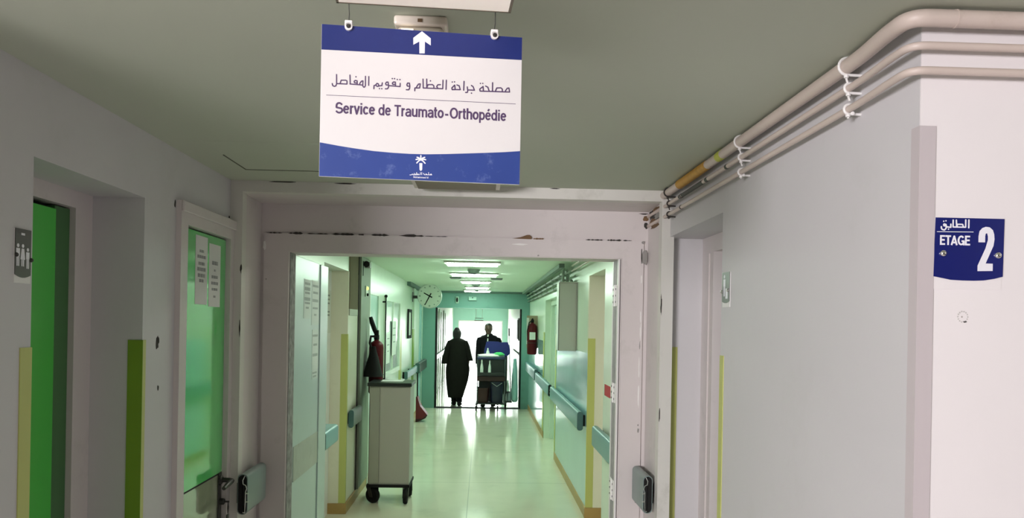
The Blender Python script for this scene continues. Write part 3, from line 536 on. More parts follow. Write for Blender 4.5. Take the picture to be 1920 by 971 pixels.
# ---------------------------------------------------------------- pipes along the ceiling
def fillet(pts, r, n=6):
    out = [Vector(pts[0])]
    for i in range(1, len(pts) - 1):
        a, b, c = Vector(pts[i - 1]), Vector(pts[i]), Vector(pts[i + 1])
        l = min(r, (a - b).length * .45, (c - b).length * .45); p, q = b + (a - b).normalized() * l, b + (c - b).normalized() * l
        for k in range(n + 1):
            s = k / n; out.append(p * (1 - s) ** 2 + b * 2 * s * (1 - s) + q * s * s)
    out.append(Vector(pts[-1])); return out
PIPES = [(2.415, .0185, 'thick cream pipe running highest under the ceiling with ochre tape', .908), (2.360, .0088, 'thin cream pipe just below the thick one, dark tape on it', .914), (2.307, .0088, 'lowest of the cream pipes under the ceiling', .914)]
CLY = (1.92, 2.73)
for i, (z, r, label, x) in enumerate(PIPES):
    t = thing('pipe', label, 'pipe', (x, 1.6, z), group=None)
    xb = XR - r - .032
    path = fillet([(4.5, YF - r - .024, z), (xb, YF - r - .024, z), (xb, YF + .05, z), (x, YF + .2, z), (x, 3.0, z), (x, 7.95, z - .0)] if i != 1 else [(4.5, YF - r - .024, z), (xb, YF - r - .024, z), (xb, YF + .05, z), (x, YF + .2, z), (x, 3.0, z), (x, 7.95, z)], .05)
    MB().tube(path, r, 14).build('pipe_run', PIPE_P, t)
    if i == 0:
        MB().tube([(x, 3.13, z), (x, 3.16, z), (x, 3.52, z), (x, 3.58, z)], [r + .0012, r + .0018, r + .0022, r + .0035], 14).build('tape_wrap', ORANGE, t)
        MB().tube([(x, 2.93, z), (x, 2.985, z)], r + .0008, 14).build('tape_band', YELLOWGREEN, t)
        MB().tube([(.99, YF - r - .024, z), (.9935, YF - r - .024, z)], r + .0012, 14).build('pipe_joint', PIPE_P, t)
    if i == 1:
        for ya, yb in ((2.885, 2.905), (3.14, 3.17), (3.21, 3.55), (3.58, 3.60)):
            MB().tube([(x, ya, z), (x, yb, z)], r + .001, 12).build('tape_wrap', mat('dark_bitumen_tape', (.035, .04, .03), rough=.5, var=.3, scale=40), t)
    if i > 0: MB().tube([(x, 3.56, z), (x, 3.568, z)], r + .002, 10).build('bare_ring', CHIP_SHADE, t)
    for cy in CLY + (3.80,):
        b = MB(); R_ = r + .003
        pts = [(x + .001, cy, z + R_)] + [(x - R_ * math.sin(a), cy, z + R_ * math.cos(a)) for a in [math.pi * k / 10 for k in range(1, 10)]] + [(x + .001, cy, z - R_)]
        b.tube([(XR, cy, z + R_ + .001)] + pts + [(XR, cy, z - R_ - .001)], .0036, 8)
        b.lathe([(.0, -.004), (.006, -.003), (.006, .003), (0, .004)], (x - .004, cy - .004, z - R_ - .006), 'Z', 8)
        b.tube([(x - .004, cy - .004, z - R_), (x - .002, cy - .002, z - R_ - .012)], .003, 6)
        if i < 2: b.tube([(x - .002, cy, z - R_ - .008), (x + .002, cy, z - R_ - .020)], .0028, 6)
        else: b.lathe([(0, -.003), (.005, -.002), (.005, .002), (0, .003)], (x + .004, cy - .012, z - R_ - .002), 'Y', 8)
        b.build('pipe_clamp', WHITE if cy < 3 else CHIP_SHADE, t)
    MB().tube([(x, 3.97, z), (x, 4.02, z), (x, 4.2, z), (x, 4.278, z)], [r + .001, r + .0015, r + .001, r + .002], 12).build('pipe_sleeve', PIPE_P, t)

DULLPIPE = mat('dull_green_pipe', (.23, .30, .24), rough=.5, var=.15, scale=12, dirt=(.08, .11, .08), dscale=9, damt=.6)
# further pipes run along the corridor ceiling and drop into the grey cabinet
for i, (zz, xx) in enumerate([(2.33, .90), (2.27, .915), (2.21, .925)]):
    t = thing('pipe', ['dull upper pipe along the corridor ceiling beyond the grey cabinet', 'dull middle pipe along the corridor ceiling beyond the grey cabinet', 'dull lower pipe along the corridor ceiling beyond the grey cabinet'][i], 'pipe', (xx, 8.2, zz))
    MB().tube(fillet([(.83 + .045 * i, 8.05, 2.185), (.83 + .045 * i, 8.05, zz), (xx, 8.3, zz), (xx, 15.85, zz)], .06), .016, 10).build('pipe_run', DULLPIPE, t)
    for y in range(9, 16): MB().tube([(xx, y, zz), (xx, y + .03, zz)], .021, 8).box(xx, CR, y, y + .03, zz - .004, zz + .004).build('pipe_clamp', STEEL, t)
tag(MB().box(.80, .86, 8.2, 15.8, 2.355, 2.3995, bev=.005).build('cable_duct', mat('dark_cable_duct', (.16, .22, .18), rough=.6)), 'dark cable duct in the corner of the corridor ceiling over the pipes', 'cable duct')
# grey cabinet on the corridor wall
t = thing('wall_cabinet', 'tall grey cabinet box on the corridor wall with pipes entering its top', 'cabinet', (.87, 7.9, 1.48))
MB().box(.784, CR, 7.905, 8.22, 1.482, 2.182, bev=.003).box(.779, CR, 7.89, 8.23, 2.182, 2.19).build('body', CABGREY, t)
MB().box(.782, .956, 7.896, 7.904, 1.487, 2.178, bev=.002).build('door', CABGREY, t)
MB().box(.776, .782, 7.9, 7.915, 1.482, 2.182).build('dark_edge', CHIP_SHADE, t)

# ---------------------------------------------------------------- hanging sign and the luminaire it hangs from
RIB = [0]
def ribbon(mb, pts, wd, fn, d0, d1, m=0, caps=True):
    h = wd / 2; sg = 1 if d1 > d0 else -1; q = 0.0
    for (a, b), (c, e) in zip(pts, pts[1:]):
        RIB[0] = (RIB[0] + 1) % 400; q = RIB[0] * 1.2e-6 * sg
        L_ = math.hypot(c - a, e - b)
        if L_ < 1e-6: continue
        nx, ny = -(e - b) / L_ * h, (c - a) / L_ * h
        mb.prism([(a + nx, b + ny), (a - nx, b - ny), (c - nx, e - ny), (c + nx, e + ny)], fn, d0, d1 + q, m)
    for a, b in (pts if caps else pts[1:-1]):
        RIB[0] = (RIB[0] + 1) % 400; q = RIB[0] * 1.2e-6 * sg
        mb.prism([(a + h * math.cos(k * math.pi / 4), b + h * math.sin(k * math.pi / 4)) for k in range(8)], fn, d0, d1 + q, m)
def disc(mb, c, r, fn, d0, d1, m=0, n=10):
    mb.prism([(c[0] + r * math.cos(2 * math.pi * k / n), c[1] + r * math.sin(2 * math.pi * k / n)) for k in range(n)], fn, d0, d1, m)
def arc(cx, cy, rx, ry, a0, a1, n=9):
    return [(cx + rx * math.cos(math.radians(a0 + (a1 - a0) * k / n)), cy + ry * math.sin(math.radians(a0 + (a1 - a0) * k / n))) for k in range(n + 1)]
XH = .74
def glyphs(h):
    """condensed sans letters as pen strokes for capitals 1 tall; h: half the pen width"""
    b, t, x = h, 1 - h, XH - h
    bowl = lambda cx, r: arc(cx, XH / 2, r, XH / 2 - h, 0, 360, 18)
    stem = lambda u, lo, hi: [(u, lo), (u, hi)]
    G = {
     'S': (.52, [arc(.26, t - .215, .185, .215, 15, 180) + arc(.26, .5 + .07, .20, .10, 200, 235)[:3] + [(.30, .475)] + arc(.26, b + .215, .205, .225, 50, -165, 11)]),
     'e': (.44, [[(.075, .39), (.365, .39)] , arc(.22, XH / 2, .148, XH / 2 - h, 3, 325, 16)]),
     'r': (.30, [stem(.09, 0, XH), [(.09, .5)] + arc(.25, .47, .16, x - .47, 165, 88, 5)]),
     'v': (.40, [[(.045, XH), (.20, .03), (.355, XH)]]),
     'i': (.21, [stem(.105, 0, XH), [(.105, .86), (.105, 1.0)]]),
     'c': (.41, [arc(.215, XH / 2, .148, XH / 2 - h, 38, 322, 14)]),
     'd': (.45, [stem(.365, 0, 1.0), arc(.215, XH / 2, .15, XH / 2 - h, 0, 360, 18)]),
     'T': (.46, [stem(.23, 0, 1.0), [(.0, t), (.46, t)]]),
     'a': (.43, [[(.36, 0), (.355, .5)] + arc(.215, .51, .14, x - .51, 0, 165, 8), [(.355, .42), (.22, .40)] + arc(.19, .225, .13, .17, 100, 300, 9) + [(.355, .22)]]),
     'u': (.45, [stem(.365, 0, XH), [(.09, XH), (.09, .22)] + arc(.215, .22, .125, .22 - h, 180, 330, 8) + [(.365, .25)]]),
     'm': (.68, [stem(.09, 0, XH), [(.09, .50)] + arc(.21, .53, .12, x - .53, 165, 0, 7) + [(.34, 0)], [(.34, .50)] + arc(.465, .53, .125, x - .53, 165, 0, 7) + [(.59, 0)]]),
     't': (.26, [[(.11, .95), (.11, .19)] + arc(.20, .17, .09, .17 - h + .01, 180, 275, 6), [(.01, XH - h * .8), (.24, XH - h * .8)]]),
     'o': (.45, [arc(.225, XH / 2, .155, XH / 2 - h, 0, 360, 20)]),
     '-': (.40, [[(.09, .33), (.31, .33)]]),
     'O': (.62, [arc(.31, .5, .232, .5 - h, 0, 360, 24)]),
     'h': (.45, [stem(.09, 0, 1.0), [(.09, .48)] + arc(.225, .52, .14, x - .52, 165, 0, 8) + [(.365, 0)]]),
     'p': (.45, [stem(.09, -.26, XH), arc(.235, XH / 2, .15, XH / 2 - h, 0, 360, 18)]),
     'E': (.46, [stem(.09, 0, 1.0), [(.09, t), (.43, t)], [(.09, .52), (.40, .52)], [(.09, b), (.44, b)]]),
     'A': (.54, [[(.05, 0), (.27, 1 - h), (.49, 0)], [(.12, .27), (.42, .27)]]),
     'G': (.60, [arc(.31, .5, .225, .5 - h, 42, 335, 18), [(.34, .43), (.52, .43), (.52, .0)]]),
     'M': (.62, [[(.09, 0), (.09, 1), (.31, .2), (.53, 1), (.53, 0)]]),
     'V': (.48, [[(.03, 1), (.24, .04), (.45, 1)]]),
     'I': (.2, [stem(.1, 0, 1.0)]),
     ' ': (.22, []),
    }
    G['\u00e9'] = (G['e'][0], G['e'][1] + [[(.20, .84), (.30, 1.02)]])
    return G
def pen_text(name, body, fn, x0, x1, base, cap, pen, material, parent, d0, d1):
    """write body with a constant pen width between x0 and x1"""
    G = glyphs(pen / cap / 2); adv = sum(G[c][0] for c in body); k = (x1 - x0) / adv; x = x0; b = MB()
    for c in body:
        for st_ in G[c][1]:
            pts = [(x + u * k, base + v * cap) for u, v in st_]
            ribbon(b, pts, pen, fn, d0, d1, caps=False)
        x += G[c][0] * k
    return b.build(name, material, parent)
SC = SG['C']
s = thing('hanging_sign', 'blue and white hanging sign for the traumatology and orthopaedics ward with an arrow', 'sign', SC, SG['yaw'], local=True)
c0 = SG['corners']; sf = lambda u, v, d: (u, -d, v)
x0, x1, z1, z0 = c0[0][0] * .5 + c0[3][0] * .5, c0[1][0] * .5 + c0[2][0] * .5, (c0[0][1] + c0[1][1]) / 2, (c0[2][1] + c0[3][1]) / 2
MB().box(x0, x1, -.003, .003, z0, z1, bev=.0006).build('panel', SIGNWHITE, s)
MB().prism([(x0 + .0004, z1 - .0004), (x1 - .0004, z1 - .0004), (x1 - .0004, SG['top'][1][1] - .0005), (x0 + .0004, SG['top'][0][1] + .0008)], sf, .003, .0034).build('top_band', SIGNBLUE, s)
cv = SG['curve']; cv = [[x0 + .0004, cv[0][1]]] + cv[1:-1] + [[x1 - .0004, cv[-1][1]]]
bb_ = MB(); n = len(cv)
for k in range(n - 1):   # strip under the curved edge
    (a, b), (c, e) = cv[k], cv[k + 1]; bb_.prism([(a, b), (c, e), (c, z0 + .0004), (a, z0 + .0004)], sf, .003, .0034)
bb_.build('bottom_band', SIGNBLUE2, s)
MB().prism(SG['arrow'], sf, .0034, .0038).build('arrow', LETTERWHITE, s)
b = MB()
for p in SG['ar']: ribbon(b, p, .0023, sf, .003, .0034)
for q in SG['dots']: disc(b, q, .0015, sf, .003, .0034, n=6)
tag(b.build('arabic_lettering', SIGNINK, s), 'dark purple Arabic line of writing')
b = MB(); ribbon(b, SG['rule'], .0008, sf, .003, .0033); b.build('rule_line', SIGNINK, s)
fr = SG['fr']; ang = (fr[1][1] - fr[0][1]) / (fr[1][0] - fr[0][0])
sft = lambda u, v, d: (u, -d, v + (u - fr[0][0]) * ang)
tag(pen_text('latin_lettering', 'Service de Traumato-Orthop\u00e9die', sft, fr[0][0], fr[1][0] + .0006, fr[0][1], .0222, .0034, SIGNINK, s, .003, .0034), 'dark purple French line of writing')
e = MB()
for (a, b_), (c, g_) in SG['fronds']:
    mx_, my_ = (a + c) / 2, (b_ + g_) / 2 + (.0012 if abs(c - a) > .001 else 0)
    pts = [(a, b_), (mx_, my_), (c, g_)]
    for (p, w_), (q, w2) in zip(zip(pts, (.0024, .0024)), zip(pts[1:], (.0022, .001))):
        ribbon(e, [p, q], w_, sf, .0034, .0038)
em = e.prism(SG['trunk'], sf, .0034, .0037)
for p in SG['sm']: ribbon(em, p, .0011, sf, .0034, .0038)
em = em.build('palm_emblem', LETTERWHITE, s)
q = SG['smt']; pen_text('latin_lettering', 'Mohammed VI', sf, q[0][0], q[1][0], q[0][1] - .0014, .0034, .0006, LETTERWHITE, em, .0034, .0038)
for (cx, cz_), (wx, wz) in zip(SG['clips'], SG['wires']):
    b = MB().box(cx - .0075, cx + .0075, -.009, .009, cz_ - .004, cz_ + .0095, bev=.002)
    b.prism([(cx + .0075 * math.cos(a), cz_ - .003 + .0075 * math.sin(a)) for a in [2 * math.pi * k / 20 for k in range(20)]], sf, -.009, .009)
    cl = b.build('hanger_clip', WHITE, s)
    MB().lathe([(.004, 0), (.004, -.0025), (.0025, -.004), (0, -.0042)], (cx, -.009, cz_ - .003), 'Y', 14).build('screw', STEEL, cl)
    MB().tube([(cx, 0, cz_ + .009), ((cx + wx) / 2 + .001, 0, (cz_ + wz) / 2), (wx, .0, 2.378 - SC[2])], .0009, 6).build('hanger_wire', STEEL, s)
# luminaire box on the ceiling over the sign (unlit; faint diffuser glow stands in for bounce light)
LMW = mat('luminaire_cream_enamel', (0.80, 0.73, 0.68), rough=.4, var=.03, scale=4)
s = thing('ceiling_luminaire', 'cream box luminaire on the ceiling from which the blue and white sign hangs', 'light fixture', (-.13, 1.53, 2.376), math.radians(3.6), local=True)
MB().box(-.165, .172, -.95, .012, .0, .062, bev=.003).build('body', LMW, s)
MB().box(-.168, .175, .010, .0145, -.0015, .010).box(.172, .1765, -.95, .0145, -.0015, .010).box(-.168, -.1635, -.95, .0145, -.0015, .010).build('rim', mat('shaded_rim_brown', (.20, .165, .13), rough=.5), s)  # brown rim: the shade on the box edge put into the colour
MB().box(-.163, .171, -.945, .009, -.0012, .001).build('diffuser', mat('cream_bounce_glow', (.88, .80, .75), rough=.35, var=.02, emit=(1, .86, .76), estr=.30), s)
# bulkhead lamp behind the sign top
s = thing('ceiling_bulkhead_lamp', 'small cream bulkhead lamp on the ceiling just behind the sign', 'lamp', (-.152, 1.79, 2.44))
b = MB().box(-.212, -.092, 1.745, 1.86, 2.418, 2.44, bev=.006)
b.build('base', mat('cream_plastic', (.78, .70, .61), rough=.35, var=.03), s)
MB().box(-.205, -.100, 1.752, 1.853, 2.386, 2.418, bev=.010).build('lens', mat('cloudy_lens', (.62, .57, .46), rough=.15, var=.1, scale=30, coat=.6), s)
MB().tube([(-.195, 1.750, 2.405), (-.168, 1.750, 2.405)], .0055, 8).build('bulb', mat('bulb_glint_glow', (1, .95, .85), rough=.4, emit=(1, .9, .75), estr=1.3), s)  # small emissive bar paints the glint on the lamp
MB().box(-.158, -.148, 1.742, 1.746, 2.424, 2.431).build('catch', RUST, s)
# flat ceiling luminaire near the doorway, hidden for the most part by the sign
s = thing('ceiling_luminaire', 'slim pale luminaire on the ceiling by the doorway, peeping out under the sign', 'light fixture', (-.14, 3.7, 2.44))
MB().box(-.345, .072, 3.55, 3.80, 2.405, 2.4395, bev=.003).build('body', LMW, s)
MB().box(-.325, .052, 3.57, 3.78, 2.399, 2.405, bev=.002).build('diffuser', mat('brown_shaded_lens', (.22, .18, .13), rough=.5), s)
# ceiling hatch
s = thing('ceiling_hatch', 'flush access hatch in the sage ceiling, its dark joint showing', 'hatch', (-.8, 3.4, 2.44))
MB().box(-1.10, -.45, 3.05, 3.605, 2.4394, 2.4398).build('panel', C_PAINT, s)
MB().box(-1.106, -1.10, 3.30, 3.612, 2.4375, 2.4399).box(-1.106, -.45, 3.605, 3.612, 2.4375, 2.4399).build('dark_joint', mat('joint_shadow_grime', (.13, .14, .10), rough=.9), s)

# ---------------------------------------------------------------- wall signs
s = thing('floor_sign', 'blue plate with a big white number two beside the corner', 'sign', (1.05, YF, 1.93))
pf = lambda u, v, d: (u, YF - d, v)
bk = SG['back']; pl = SG['plate']
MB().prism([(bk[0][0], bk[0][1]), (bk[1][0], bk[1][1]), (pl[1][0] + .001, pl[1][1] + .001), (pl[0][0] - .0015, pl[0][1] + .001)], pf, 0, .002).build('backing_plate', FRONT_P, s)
MB().prism(pl, pf, .002, .0042).build('blue_plate', NAVY, s)
b = MB()
for p in SG['f_ar']: ribbon(b, p, .0030, pf, .0042, .0046)
for q in SG['f_dots']: disc(b, q, .0019, pf, .0042, .0046, n=4)
b.build('arabic_lettering', LETTERWHITE, s)
b = MB(); ribbon(b, SG['f_rule'], .0014, pf, .0042, .0046); b.build('rule_line', LETTERWHITE, s)
q = SG['f_et']; pen_text('latin_lettering', 'ETAGE', pf, q[0][0] - .002, q[1][0] + .001, q[0][1] + .0005, .0212, .0037, LETTERWHITE, s, .0042, .0046)
two = SG['two']; b = MB()
def smooth_poly(p, n=4):
    out = []
    for i in range(len(p)):
        a, b0, c, d_ = [Vector((*p[(i + k) % len(p)], 0)) for k in (-1, 0, 1, 2)]
        for k in range(n):
            t_ = k / n; v = .5 * ((2 * b0) + (c - a) * t_ + (2 * a - 5 * b0 + 4 * c - d_) * t_ ** 2 + (3 * b0 - a - 3 * c + d_) * t_ ** 3); out.append((v.x, v.y))
    return out
bm = bmesh.new(); vs = [bm.verts.new((u, v, 0)) for u, v in two]; es = [bm.edges.new((vs[i], vs[(i + 1) % len(vs)])) for i in range(len(vs))]
bmesh.ops.triangle_fill(bm, edges=es, use_beauty=True)
bm.verts.index_update()
pts2 = [(v.co.x, v.co.y) for v in bm.verts]; b.add([pf(u, v, .0046) for u, v in pts2], [[v.index for v in f.verts] for f in bm.faces]); bm.free()
tag(b.build('number_two', LETTERWHITE, s), 'big white numeral two')
for (u, v) in SG['f_scr']:
    MB().lathe([(.0075, 0), (.0075, -.003), (.006, -.006), (.003, -.0078), (0, -.008)], (u, YF - .004, v), 'Y', 18).build('screw_cap', CHROME, s)

def man(mb, u, z, h, fn, d0, d1, skirt=False):
    disc(mb, (u, z + h * .9), h * .085, fn, d0, d1, n=10)
    wq = h * .13
    if skirt: mb.prism([(u - wq * .7, z + h * .78), (u + wq * .7, z + h * .78), (u + wq * 1.3, z + h * .3), (u - wq * 1.3, z + h * .3)], fn, d0, d1)
    else: mb.prism([(u - wq, z + h * .78), (u + wq, z + h * .78), (u + wq, z + h * .45), (u - wq, z + h * .45)], fn, d0, d1)
    for sx in (-1, 1): mb.prism([(u + sx * wq * .15, z + h * (.31 if skirt else .455)), (u + sx * wq * .75, z + h * (.31 if skirt else .455)), (u + sx * wq * .7, z), (u + sx * wq * .2, z)], fn, d0, d1)
s = thing('pictogram_sign', 'dark toilet sign with three white figures by the green door recess', 'sign', (XL, 2.17, 1.9))
gf = lambda u, v, d: (XL + d, u, v)
ya, yb, za, zb = 2.132, 2.205, 1.838, 1.985
MB().box(XL, XL + .002, ya, yb + .002, za - .001, zb).build('backing_plate', WHITE, s)
arc = [(ya, zb), (yb, zb), (yb, za + .022)] + [(yb - (yb - ya) * k / 8, za + .022 - .008 * math.sin(math.pi * k / 8)) for k in range(1, 9)]
MB().prism(arc, gf, .002, .004).build('dark_plate', SIGNGREY, s)
b = MB()
for uu, zz, hh, sk_ in ((ya + .012, za + .045, .062, False), (ya + .034, za + .045, .062, True), (ya + .057, za + .040, .058, False)):
    b = MB(); man(b, uu, zz, hh, gf, .004, .0045, sk_); b.build('pictogram', LETTERWHITE, s)
MB().box(XL + .004, XL + .0045, ya + .026, ya + .042, za + .13, za + .136).build('caption_line', LETTERWHITE, s)
for y, z in ((ya + .004, za + .075), (yb, za + .065)): MB().lathe([(.006, 0), (.006, .003), (.004, .006), (0, .0065)], (XL + .003, y, z), 'X', 14).build('screw_cap', STEEL, s)
s = thing('pictogram_sign', 'small grey pictogram sign on the pale wall below the pipes', 'sign', (XR, 2.98, 1.9))
hf = lambda u, v, d: (XR - d, u, v)
ya, yb, za, zb = 2.925, 3.015, 1.832, 1.965
MB().box(XR - .002, XR, ya, yb, za - .002, zb).build('backing_plate', WHITE, s)
arc = [(ya, zb), (yb, zb), (yb, za + .020)] + [(yb - (yb - ya) * k / 8, za + .02 - .007 * math.sin(math.pi * k / 8)) for k in range(1, 9)]
MB().prism(arc, hf, .002, .0045).build('dark_plate', mat('sign_mid_grey', (.17, .17, .17), rough=.3), s)
b = MB(); man(b, ya + .062, za + .04, .085, hf, .0045, .005); b.build('pictogram', LETTERWHITE, s)
MB().box(XR - .005, XR - .0045, ya + .02, ya + .045, za + .03, za + .07).build('pictogram_block', LETTERWHITE, s)
for y, z in ((ya + .012, za + .062), (yb - .006, za + .058)): MB().lathe([(.007, 0), (.007, -.003), (.004, -.007), (0, -.0075)], (XR - .0045, y, z), 'X', 14).build('screw_cap', CHROME, s)
tag(MB().box(CR - .004, CR, 5.73, 6.02, 1.205, 1.292, bev=.001).build('sticker', mat('sticker_red', (.42, .02, .035), rough=.6)), 'small red square sticker above the handrail stub by the doorway hinges', 'sticker')

# ---------------------------------------------------------------- corridor things
# pilaster duct, brown panel, devices by the extinguisher
tag(MB().box(CL, CL + .03, 7.64, 8.26, 0.1, 2.39, bev=.004).box(CL, CL + .012, 7.60, 7.64, .1, 2.39, 1).build('wall_duct', [mat('dull_green_duct', (.22, .26, .20), rough=.6, var=.1), CHIP_SHADE]), 'dull green flat duct running up the wall behind the extinguisher', 'duct')  # dark strip along the near edge stands in for the duct's shadow
tag(MB().box(CL, CL + .012, 7.10, 7.55, 1.86, 2.395, bev=.003).box(CL, CL + .014, 7.10, 7.55, 1.80, 1.86, 1, bev=.003).build('wall_panel', [DULLBOARD, mat('panel_pale_foot', (.42, .43, .36), rough=.6)]), 'brown-grey panel high on the wall over the cream pillar', 'panel')
t = thing('security_camera', 'small dark and grey device under the ceiling above the extinguisher', 'device', (CL + .03, 7.85, 2.31))
MB().box(CL + .03, CL + .085, 7.82, 7.92, 2.285, 2.345, bev=.008).build('housing', mat('device_grey', (.33, .36, .33), rough=.4), t)
MB().tube([(CL + .05, 7.80, 2.33), (CL + .06, 7.74, 2.315)], [.026, .03], 14).build('lens_hood', BLACK, t)
MB().tube([(CL + .03, 7.72, 2.345), (CL + .03, 7.72, 2.2)], .006, 6).build('bracket', BLACK, t)
t = thing('indicator_switch', 'small switch with a glowing yellow light on the green duct', 'switch', (CL + .03, 7.95, 2.05))
MB().box(CL + .03, CL + .04, 7.88, 8.02, 2.0, 2.11, bev=.003).build('plate', mat('switch_plate', (.42, .48, .40), rough=.4), t)
MB().lathe([(.016, 0), (.016, .008), (.010, .014), (0, .015)], (CL + .04, 7.95, 2.085), 'X', 14).build('led', LEDGLOW, t)
MB().lathe([(.016, 0), (.016, .012), (.010, .016), (0, .017)], (CL + .04, 7.95, 2.02), 'X', 14).build('knob', BLACK, t)

def extinguisher(name, label, c, r, zb, zt, horn):
    x, y = c; t = thing(name, label, 'fire extinguisher', (x, y, zb))
    MB().lathe([(0, zb), (r * .85, zb), (r, zb + .02), (r, zt - .07), (r * .93, zt - .035), (r * .7, zt - .01), (r * .35, zt + .005), (r * .3, zt + .02), (0, zt + .02)], (x, y, 0), 'Z', 28).build('cylinder', REDEXT, t)
    b = MB().lathe([(0, zt + .018), (.028, zt + .018), (.028, zt + .06), (.02, zt + .075), (0, zt + .075)], (x, y, 0), 'Z', 14)
    b.build('valve', BLACK, t)
    if horn:
        MB().tube([(x + .005, y - .01, zt + .06), (x - .02, y - .02, zt + .12), (x - .045, y - .03, zt + .19), (x - .062, y - .03, zt + .25)], [.02, .024, .024, .018], 10).box(x - .0, x + .022, y - .04, y + .02, zt + .06, zt + .115, bev=.005).build('lever', BLACK, t)
        MB().tube([(x, y - .03, zt + .05), (x - .05, y - .06, zt + .05), (x - .055, y - .09, zt - .02), (x - .035, y - .10, zt - .08)], .013, 8).build('hose', BLACK, t)
        MB().lathe([(.022, zt - .05), (.034, zt - .10), (.068, zt - .22), (.098, zb + .20), (.102, zb + .19), (.07, zb + .195), (0, zt - .1)], (x - .012, y - .135, 0), 'Z', 22).build('discharge_horn', BLACK, t)
    else:
        MB().box(x - .012, x + .012, y - .07, y + .03, zt + .075, zt + .09, bev=.003).box(x - .01, x + .01, y - .075, y - .02, zt + .05, zt + .06, bev=.003).build('lever', BLACK, t)
        MB().tube([(x, y - .03, zt + .05), (x - .06, y - .07, zt + .02), (x - .085, y - .03, zt - .12), (x - .08, y, zt - .3)], .010, 8).build('hose', BLACK, t)
    MB().box(x - r * .6, x + r * .6, y - r - .0015, y - r + .004, zb + (zt - zb) * .48, zb + (zt - zb) * .72, bev=.001).build('paper_label', PAPER if not horn else REDPL, t)
    MB().tube([(x + (r + .003) * math.cos(a), y + (r + .003) * math.sin(a), zb + .2) for a in [k * math.pi / 12 for k in range(25)]], .004, 6).build('bracket_band', STEEL, t)
    return t
extinguisher('fire_extinguisher', 'dark red fire extinguisher with a black horn behind the cabinet trolley', (-1.095, 8.06), .075, 1.0, 1.545, True)
extinguisher('fire_extinguisher', 'red fire extinguisher on the far wall board by the teal end wall', (.862, 13.4), .085, 1.225, 1.76, False)
t = thing('backboard', 'upright board with a white sheet behind the far red extinguisher', 'board', (.87, 13.55, 1.2))
MB().box(.775, CR, 13.56, 13.585, 1.33, 1.90, bev=.002).box(.90, CR, 13.53, 13.56, 1.5, 1.55).build('board', WOOD, t)
MB().box(.772, .815, 13.554, 13.56, 1.40, 1.86).build('sheet', PAPER, t)

# cabinet trolley
t = thing('cabinet_trolley', 'tall beige-grey cabinet trolley on black castors with a black top', 'trolley', (-.87, 7.67, 0))
b = MB()
b.prism([(-1.078, 7.50), (-1.06, 7.476), (-.972, 7.476), (-.972, 7.47), (-.682, 7.47), (-.682, 7.88), (-1.078, 7.88)], lambda u, v, d: (u, v, d), .185, 1.128)
b.build('body', TROLLEY_P, t)
MB().box(-.969, -.686, 7.466, 7.470, .195, 1.118, bev=.0015).build('front_panel', TROLLEY_P, t)
MB().box(-1.066, -.975, 7.471, 7.476, .195, 1.118, bev=.0015).build('side_strip', mat('trolley_strip_grey', (.36, .36, .31), rough=.5), t)
MB().box(-1.092, -.668, 7.44, 7.90, 1.128, 1.163, bev=.006).build('top', mat('black_top', (.018, .022, .021), rough=.3, spec=.35), t)
MB().box(-1.088, -.672, 7.45, 7.89, .158, .185, bev=.005).build('base', BLACK, t)
for x, y, w_, a in ((-1.055, 7.52, .05, 1.0), (-.712, 7.50, .04, 0), (-1.055, 7.84, .04, .3), (-.712, 7.84, .04, .2)):
    ca, sa = math.cos(a), math.sin(a)
    k = MB(); tr = lambda px_, py_, pz: (x + px_ * ca - py_ * sa, y + px_ * sa + py_ * ca, pz)
    ring = []
    for r_, h_ in [(.03, -w_ / 2), (.068, -w_ / 2), (.076, -w_ / 4), (.076, w_ / 4), (.068, w_ / 2), (.03, w_ / 2)]:
        ring.append([tr(h_, r_ * math.cos(g) - .03, .077 + r_ * math.sin(g)) for g in [2 * math.pi * q / 22 for q in range(22)]])
    k.loft(ring)
    ck = k.build('castor', BLACK, t)
    f = MB()
    for sx in (-1, 1): f.prism([(-.055, .06), (-.015, .06), (.028, .155), (-.028, .155)], lambda u, v, d, sx=sx: tr(sx * (w_ / 2 + .004) + d, u, v), 0, .004 * sx)
    f.lathe([(.03, .148), (.03, .159), (0, .159)], (x, y, 0), 'Z', 14); f.build('fork', STEEL, ck)
tag(MB().box(-.985, -.775, 7.60, 7.80, 1.163, 1.1665, bev=.001).build('folded_paper', PAPER), 'white folded paper lying on the black top of the cabinet trolley', 'paper')

# red dustpan behind the trolley
t = thing('dustpan', 'red scoop-shaped dustpan on the floor beyond the cabinet trolley', 'dustpan', (-1.11, 13.7, 0))
pr = [(-1.145, .44), (-1.12, .44), (-1.07, .28), (-.94, .12), (-.97, .07), (-1.145, .05)]
MB().prism(pr, lambda u, v, d: (u, 13.6 + d, v), 0, .26).build('scoop', REDPL, t)
MB().prism([(-1.145, .05), (-.97, .07), (-.94, .118), (-.955, .125), (-1.07, .02), (-1.145, .0)], lambda u, v, d: (u, 13.595 + d, v), 0, .27).build('underside', DARKRED, t)
MB().tube([(-1.13, 13.73, .40), (-1.135, 13.73, .85)], .012, 8).build('handle', BLACK, t)

